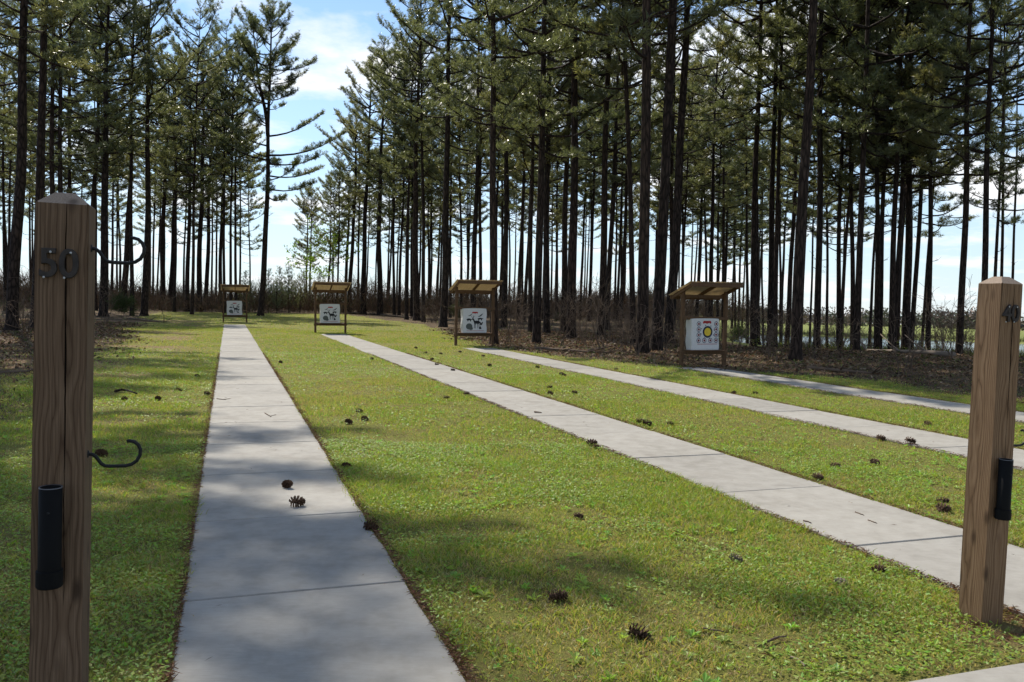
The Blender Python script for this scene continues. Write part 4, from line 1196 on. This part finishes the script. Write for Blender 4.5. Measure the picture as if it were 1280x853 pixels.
def rosettes(n, ylo, yhi):
    """broad leaved weeds: a ring of tongue shaped leaves"""
    X, Y = scatter(n, ylo, yhi); u = X * U.x + Y * U.y; v = X * V.x + Y * V.y
    ok = off_paths(u, v, 0.06) & (straw_mask(X, Y) < .5) & (rng.random(n) < np.clip((vnoise(X + 70, Y + 12, 1.1) - .3) * 2.2, .05, 1)); X, Y = X[ok], Y[ok]; n = len(X); k = 8
    sz = rng.uniform(.022, .060, n)
    az = rng.uniform(0, 6.28, (n, 1)) + np.arange(k)[None] * (2 * np.pi / k) + rng.normal(0, .25, (n, k)); el = rng.uniform(.25, 1.0, (n, k))
    d = np.stack([np.cos(az) * np.cos(el), np.sin(az) * np.cos(el), np.sin(el)], -1); s = np.stack([-np.sin(az), np.cos(az), 0 * az], -1)
    L = sz[:, None] * rng.uniform(.7, 1.2, (n, k)); p0 = np.stack([X, Y, 0 * X + .006], -1)[:, None]
    mid = p0 + d * (L * .55)[..., None]; tip = p0 + d * L[..., None] - np.array([0, 0, 1.0]) * (L * .22)[..., None]; w_ = s * (L * .17)[..., None]
    V_ = np.stack([np.broadcast_to(p0, mid.shape), mid + w_, tip, mid - w_], 2).reshape(-1, 3)
    i = np.arange(n * k)[:, None] * 4; F = np.concatenate([i + np.array([0, 1, 2]), i + np.array([0, 2, 3])])
    c = np.stack([rng.uniform(.20, .30, n), rng.uniform(.32, .43, n), rng.uniform(.05, .09, n)], -1)
    return V_, F, np.repeat(c, 4 * k, 0)
parts = [blades(360000, 2.2, 8.0, .016, .050, .0048, 1.0, True), blades(420000, 8.0, 18.0, .018, .050, .0085, 1.0, False), blades(300000, 18.0, 42.0, .022, .058, .018, 1.0, False), blades(90000, 42.0, 92.0, .03, .075, .04, 1.0, False),
         clover(190000, 2.2, 9.0, .0115, 1.0), clover(120000, 9.0, 24.0, .017, 1.0), rosettes(1500, 2.3, 9.0), rosettes(1300, 9.0, 20.0)]
off = 0; VV, FF, CC = [], [], []
for v_, f_, c_ in parts: VV.append(v_); FF.append(f_ + off); CC.append(c_); off += len(v_)
grass_o = link('grass', mesh_np('grass', np.concatenate(VV), tris=np.concatenate(FF), mats=[M['blade']], colors=np.concatenate(CC)))
tag(grass_o, 'short patchy grass, clover and weeds covering the range between the concrete lanes', 'grass', kind='stuff')

# straw, dead leaves and bark: thick along the lane edges, on the forest floor, thin in the grass
def kinds(n, share, a, b):
    k = rng.random(n) < share
    return np.where(k, a[0], b[0]), np.where(k, a[1], b[1])
def flakes(X, Y, z, size_slim, pal, tilt=.3):
    size, slim = size_slim; n = len(X); nrm = unit(rng.normal(0, tilt, (n, 3)) + np.array([0, 0, 1.0])); a = unit(np.cross(nrm, rng.normal(size=(n, 3)))); b = np.cross(nrm, a)
    s = (size * rng.uniform(.5, 1.4, n))[:, None]; w_ = s * slim[:, None]; c0 = np.stack([X, Y, z], -1)
    V_ = np.stack([c0 - a * s, c0 + b * w_ + nrm * s * .1, c0 + a * s, c0 - b * w_], 1).reshape(-1, 3); i = np.arange(n)[:, None] * 4
    F = np.concatenate([i + np.array([0, 1, 2]), i + np.array([0, 2, 3])]); c = pal[rng.integers(0, len(pal), n)] * rng.uniform(.75, 1.25, (n, 1))
    return V_, F, np.repeat(c, 4, 0)
PAL = np.array([[.16, .070, .035], [.21, .105, .055], [.12, .055, .032], [.26, .16, .09], [.075, .042, .028], [.19, .12, .075]])
PALF = np.array([[.14, .080, .045], [.18, .105, .06], [.07, .045, .032], [.23, .155, .095], [.045, .032, .025], [.26, .20, .14], [.09, .11, .03]])
lit = []
for pv, pw, pend, _j, _w in PATHS:
    for sd_, wgt in ((-1, 1.0), (1, 1.25)):
        n = int(6500 * wgt); u = CROSS_U + (min(pend, 24) - CROSS_U) * rng.random(n) ** 1.5
        clump = vnoise(u * 1.0 + pv * 7, u * 0 + sd_ * 3, .35); ok = rng.random(n) < .25 + 1.1 * clump; u = u[ok]; n = len(u)
        v = pv + sd_ * (pw / 2 + .004 + np.abs(rng.normal(0, .030, n)) - .012)
        x = u * U.x + v * V.x; y = u * U.y + v * V.y
        lit.append(flakes(x, y, rng.uniform(.006, .030, n), kinds(n, .55, (.032, .035), (.009, .5)), PAL, .35))
X, Y = scatter(240000, 9, 46); ok = (rng.random(len(X)) < straw_mask(X, Y) * .8) & (gz(X, Y) > -.05); X, Y = X[ok], Y[ok]; n = len(X)
lit.append(flakes(X, Y, rng.uniform(.0, .05, n), (.012 + .0018 * Y, np.where(rng.random(n) < .6, .10, .45)), PALF, .5))
X, Y = scatter(16000, 2.2, 16); u = X * U.x + Y * U.y; v = X * V.x + Y * V.y; ok = off_paths(u, v, .02); X, Y = X[ok], Y[ok]; n = len(X)
lit.append(flakes(X, Y, rng.uniform(.004, .03, n), kinds(n, .8, (.034, .03), (.007, .5)), PAL * 1.1, .5))
X, Y = scatter(1000, 2.6, 16); u = X * U.x + Y * U.y; v = X * V.x + Y * V.y; ok = ~off_paths(u, v, -.02) & (u > CROSS_U); X, Y = X[ok], Y[ok]; n = len(X)
lit.append(flakes(X, Y, np.full(n, .0165), kinds(n, .5, (.022, .03), (.005, .45)), PAL, .06))
ra = rng.uniform(0, 6.28, 900); rd = .09 + np.abs(rng.normal(0, .13, 900)); x = p40.x + .05 + np.cos(ra) * rd; y = p40.y - .1 + np.sin(ra) * rd
lit.append(flakes(x, y, rng.uniform(.004, .016, 900), kinds(900, .6, (.028, .04), (.009, .5)), PAL * 1.1, .3))
off = 0; VV, FF, CC = [], [], []
for v_, f_, c_ in lit: VV.append(v_); FF.append(f_ + off); CC.append(c_); off += len(v_)
tag(link('leaf_litter', mesh_np('leaf_litter', np.concatenate(VV), tris=np.concatenate(FF), mats=[M['litter']], colors=np.concatenate(CC))), 'red brown straw and dead leaves along lane edges and over the forest floor', 'litter', kind='stuff')


# ------------------------------------------------------------------ pine cones, sticks, fallen branches
def cone_mesh(seed, mat, open_=1.0):
    rg = random.Random(seed); mb = MB()
    mb.lathe([(0.001, -.046), (.012, -.04), (.016, -.01), (.013, .025), (.002, .045)], 8)
    n = 46
    for i in range(n):
        t = (i + .5) / n; an = i * 2.39996; z = -.044 + .088 * t
        prof = math.sin(math.pi * min(1, .16 + t * .86)) ** .7
        r_ = .012 + .027 * prof * open_; w_ = .0125 * (.5 + prof * .7); el = -.35 + 1.35 * t + rg.uniform(-.12, .12)
        ca, sa = math.cos(an), math.sin(an)
        o_ = Vector((ca, sa, 0)); s_ = Vector((-sa, ca, 0)); up = Vector((0, 0, 1))
        dirv = (o_ * math.cos(el) + up * math.sin(el)); nn = dirv.cross(s_)
        b = o_ * .007 + up * z; m_ = b + dirv * (r_ * .72); tip = b + dirv * r_ + up * .002
        mb.add([b + s_ * w_ * .3, b - s_ * w_ * .3, m_ - s_ * w_, tip, m_ + s_ * w_, m_ - nn * .004], [(0, 1, 2, 4), (4, 2, 3), (2, 1, 5), (0, 4, 5), (1, 0, 5), (4, 3, 5), (3, 2, 5)])
    return mb.mesh('pine_cone', mat)
CONES = [cone_mesh(1, M['cone'], 1.05), cone_mesh(2, M['cone'], .9), cone_mesh(3, M['cone_grey'], 1.0)]
def cone(px, py, label, group, k=0, s=1.0, on=False):
    p_ = at(px, py, 0.012 if on else 0.0)
    o = link('pine_cone', CONES[k], None, (p_.x, p_.y, p_.z + (.034 if on else .026) * s))
    o.rotation_euler = (R(90) + random.uniform(-.35, .35), random.uniform(-.6, .6), random.uniform(.9, 2.2)); o.scale = (s, s, s)
    tag(o, label, 'pine cone', group); return o
G0 = 'pine cones on and beside the lanes'
for px, py, lab, k, s, on in [(359.5, 610, 'farther of two dark pine cones lying on the first lane', 1, .92, True), (372, 633, 'nearer of two dark pine cones lying on the first lane', 0, 1.05, True),
                              (464, 664, 'dark pine cone at the right edge of the first lane', 0, 1.0, False), (697, 751, 'dark pine cone in the shaded foreground grass between the first two lanes', 1, 1.0, False),
                              (799, 799, 'dark pine cone low in the foreground shade, nearest the bottom of the photo', 0, 1.0, False), (1098, 718, 'red brown pine cone in the grass left of post 40', 0, .85, False),
                              (920, 703, 'pale weathered cone in the sunny grass left of post 40', 2, .8, False), (1052, 733, 'pale weathered cone in the grass nearest to post 40', 2, .7, False),
                              (740, 557, 'larger of two dark cones at the grass edge of the second lane', 0, 1.1, False), (746, 561, 'smaller of two dark cones at the grass edge of the second lane', 1, .8, False),
                              (800, 529, 'left of two round cones standing in the grass beyond the second lane', 0, 1.1, False), (809, 532, 'right of two round cones standing in the grass beyond the second lane', 0, 1.15, False),
                              (838, 532, 'small cone right of the two round ones beyond the second lane', 1, .9, False), (1138, 555, 'dark pine cone lying on the third lane', 0, 1.1, True), (1101, 550, 'dark pine cone on the near edge of the third lane', 1, 1.0, False),
                              (1178, 630, 'farther of two cones in the grass close left of post 40', 1, .95, False), (1180, 640, 'nearer of two cones in the grass close left of post 40', 0, 1.0, False), (1094, 581, 'dark cone in the grass just below the third lane', 0, .9, False),
                              (723, 648, 'small cone in the grass shade midway between the first two lanes', 1, .7, False), (127, 571, 'round cone seen through the lower bow hook of post 50', 0, 1.1, False)]:
    cone(px, py, lab, G0, k, s, on)
for px, py in [(246.6, 472), (224, 489), (198, 500.6), (156, 501), (259, 494)]: cone(px, py, 'small dark cone in the grass left of the first lane', 'cones left of the first lane', random.randrange(2), .95)
for px, py in [(351, 454), (449, 516), (456, 526), (436, 530), (465, 450), (433, 587), (558, 499)]: cone(px, py, 'small dark cone in the grass between the first and second lanes', 'cones between the first and second lanes', random.randrange(2), .95)
for px, py in [(540, 450), (546, 457), (566, 464), (583, 494), (672, 460), (702, 469), (705, 471), (687, 486), (688, 493), (718, 492), (520, 436), (532, 442), (551, 443), (604, 446), (575, 441), (612, 458), (1022, 600), (1044, 586)]:
    cone(px, py, 'small dark cone in the grass between the second and third lanes', 'cones between the second and third lanes', random.randrange(2), 1.0)
for px, py in [(917, 493), (944, 493), (770, 463), (1160, 532)]: cone(px, py, 'small dark cone in the shaded grass between the third and fourth lanes', 'cones between the third and fourth lanes', random.randrange(2), .95)

def stick(pxs, z, r_, label, mat='twig'):
    pts = [at(px, py, z) for px, py in pxs]; c_ = pts[0].copy()
    mb = MB(); n_ = len(pts)
    mb.tube([p_ - c_ + Vector((0, 0, r_)) for p_ in pts], [r_ * (1 - .45 * i / (n_ - 1)) for i in range(n_)], 6)
    d_ = pts[-1] - pts[0]; m_ = pts[n_ // 2] - c_ + Vector((0, 0, r_))
    mb.tube([m_, m_ + d_ * .22 + Vector((d_.y, -d_.x, 0)).normalized() * d_.length * .12], [r_ * .6, r_ * .3], 5)
    tag(mb.build('twig', M[mat], loc=c_, smooth=True), label, 'twig', 'fallen twigs')
stick([(331, 517), (338, 521), (345, 519)], .013, .006, 'curved twig lying across the first lane')
stick([(271, 499), (279, 500), (288, 499)], .013, .006, 'straight twig on the first lane near its left edge')
stick([(1069, 641), (1075, 643), (1080, 645)], .013, .005, 'farther of two short twigs on the second lane left of post 40')
stick([(1085, 651), (1091, 653), (1096, 655)], .013, .005, 'nearer of two short twigs on the second lane left of post 40')
stick([(1004, 652), (1010, 653), (1014, 655)], .013, .006, 'dark twig at the left edge of the second lane')
stick([(668, 516), (673, 516.5), (677, 517)], .013, .012, 'short dark stick on the second lane')
stick([(988, 822), (997, 825), (1004, 831), (1006, 834)], .015, .004, 'pale bent twig in the foreground grass', 'cone_grey')
stick([(955, 806), (967, 800), (973, 798), (983, 797)], .015, .006, 'dark twig in the foreground grass left of the pale bent one')
stick([(876, 786), (888, 788), (905, 791)], .015, .005, 'thin straight twig in the foreground grass')
stick([(1093, 766), (1101, 773), (1107, 779)], .012, .004, 'pale grass stem lying left of the foot of post 40', 'cone_grey')
stick([(144, 491), (152, 489), (160, 490), (171, 494)], .02, .022, 'bark covered stick in the grass left of the first lane', 'bark')

def fallen(pxs, r_, label, mat='twig'):
    pts = [at(px, py) for px, py in pxs]; pts = [p_ + Vector((0, 0, float(gz(p_.x, p_.y)) + r_ * .8)) for p_ in pts]; c_ = pts[0].copy(); mb = MB(); n_ = len(pts)
    mb.tube([p_ - c_ for p_ in pts], [r_ * (1 - .6 * i / (n_ - 1)) for i in range(n_)], 7)
    rg = random.Random(int(pxs[0][0]))
    for i in range(1, n_):
        b_ = pts[i] - c_
        for _ in range(2):
            d_ = (pts[-1] - pts[0]).normalized() + Vector((rg.uniform(-.9, .9), rg.uniform(-.9, .9), rg.uniform(.0, .9)))
            mb.tube([b_, b_ + d_ * rg.uniform(.2, .45), b_ + d_ * rg.uniform(.5, .8) + Vector((0, 0, .1))], [r_ * .4, r_ * .25, r_ * .1], 4)
    tag(mb.build('fallen_branch', M[mat], loc=c_, smooth=True), label, 'branch', 'fallen branches on the forest floor')
fallen([(736, 440), (750, 437), (762, 432), (772, 425)], .05, 'pale fallen branch leaning up left of the big trunk clump')
fallen([(668, 437), (700, 439), (735, 442), (760, 443)], .06, 'long fallen branch lying along the far side of the third lane')
fallen([(1010, 462), (1050, 466), (1090, 469)], .06, 'fallen branch on the shaded floor right of the large branchless pine')
fallen([(430, 392), (470, 394), (520, 399), (545, 402)], .12, 'long dark fallen trunk along the grass edge right of the second shelter')
fallen([(162, 399), (185, 402), (205, 404)], .07, 'fallen branch at the grass edge left of the first lane')
fallen([(0, 468), (35, 466), (62, 461)], .035, 'thin fallen branch on the dark floor at the left edge')
fallen([(1192, 447), (1160, 444), (1125, 441.5), (1082, 438)], .11, 'pale fallen trunk in front of the pond, added for a sunlit strip of ground', 'cone_grey')  # trunk stands in for a sunlit bank, sunlight put into its pale colour
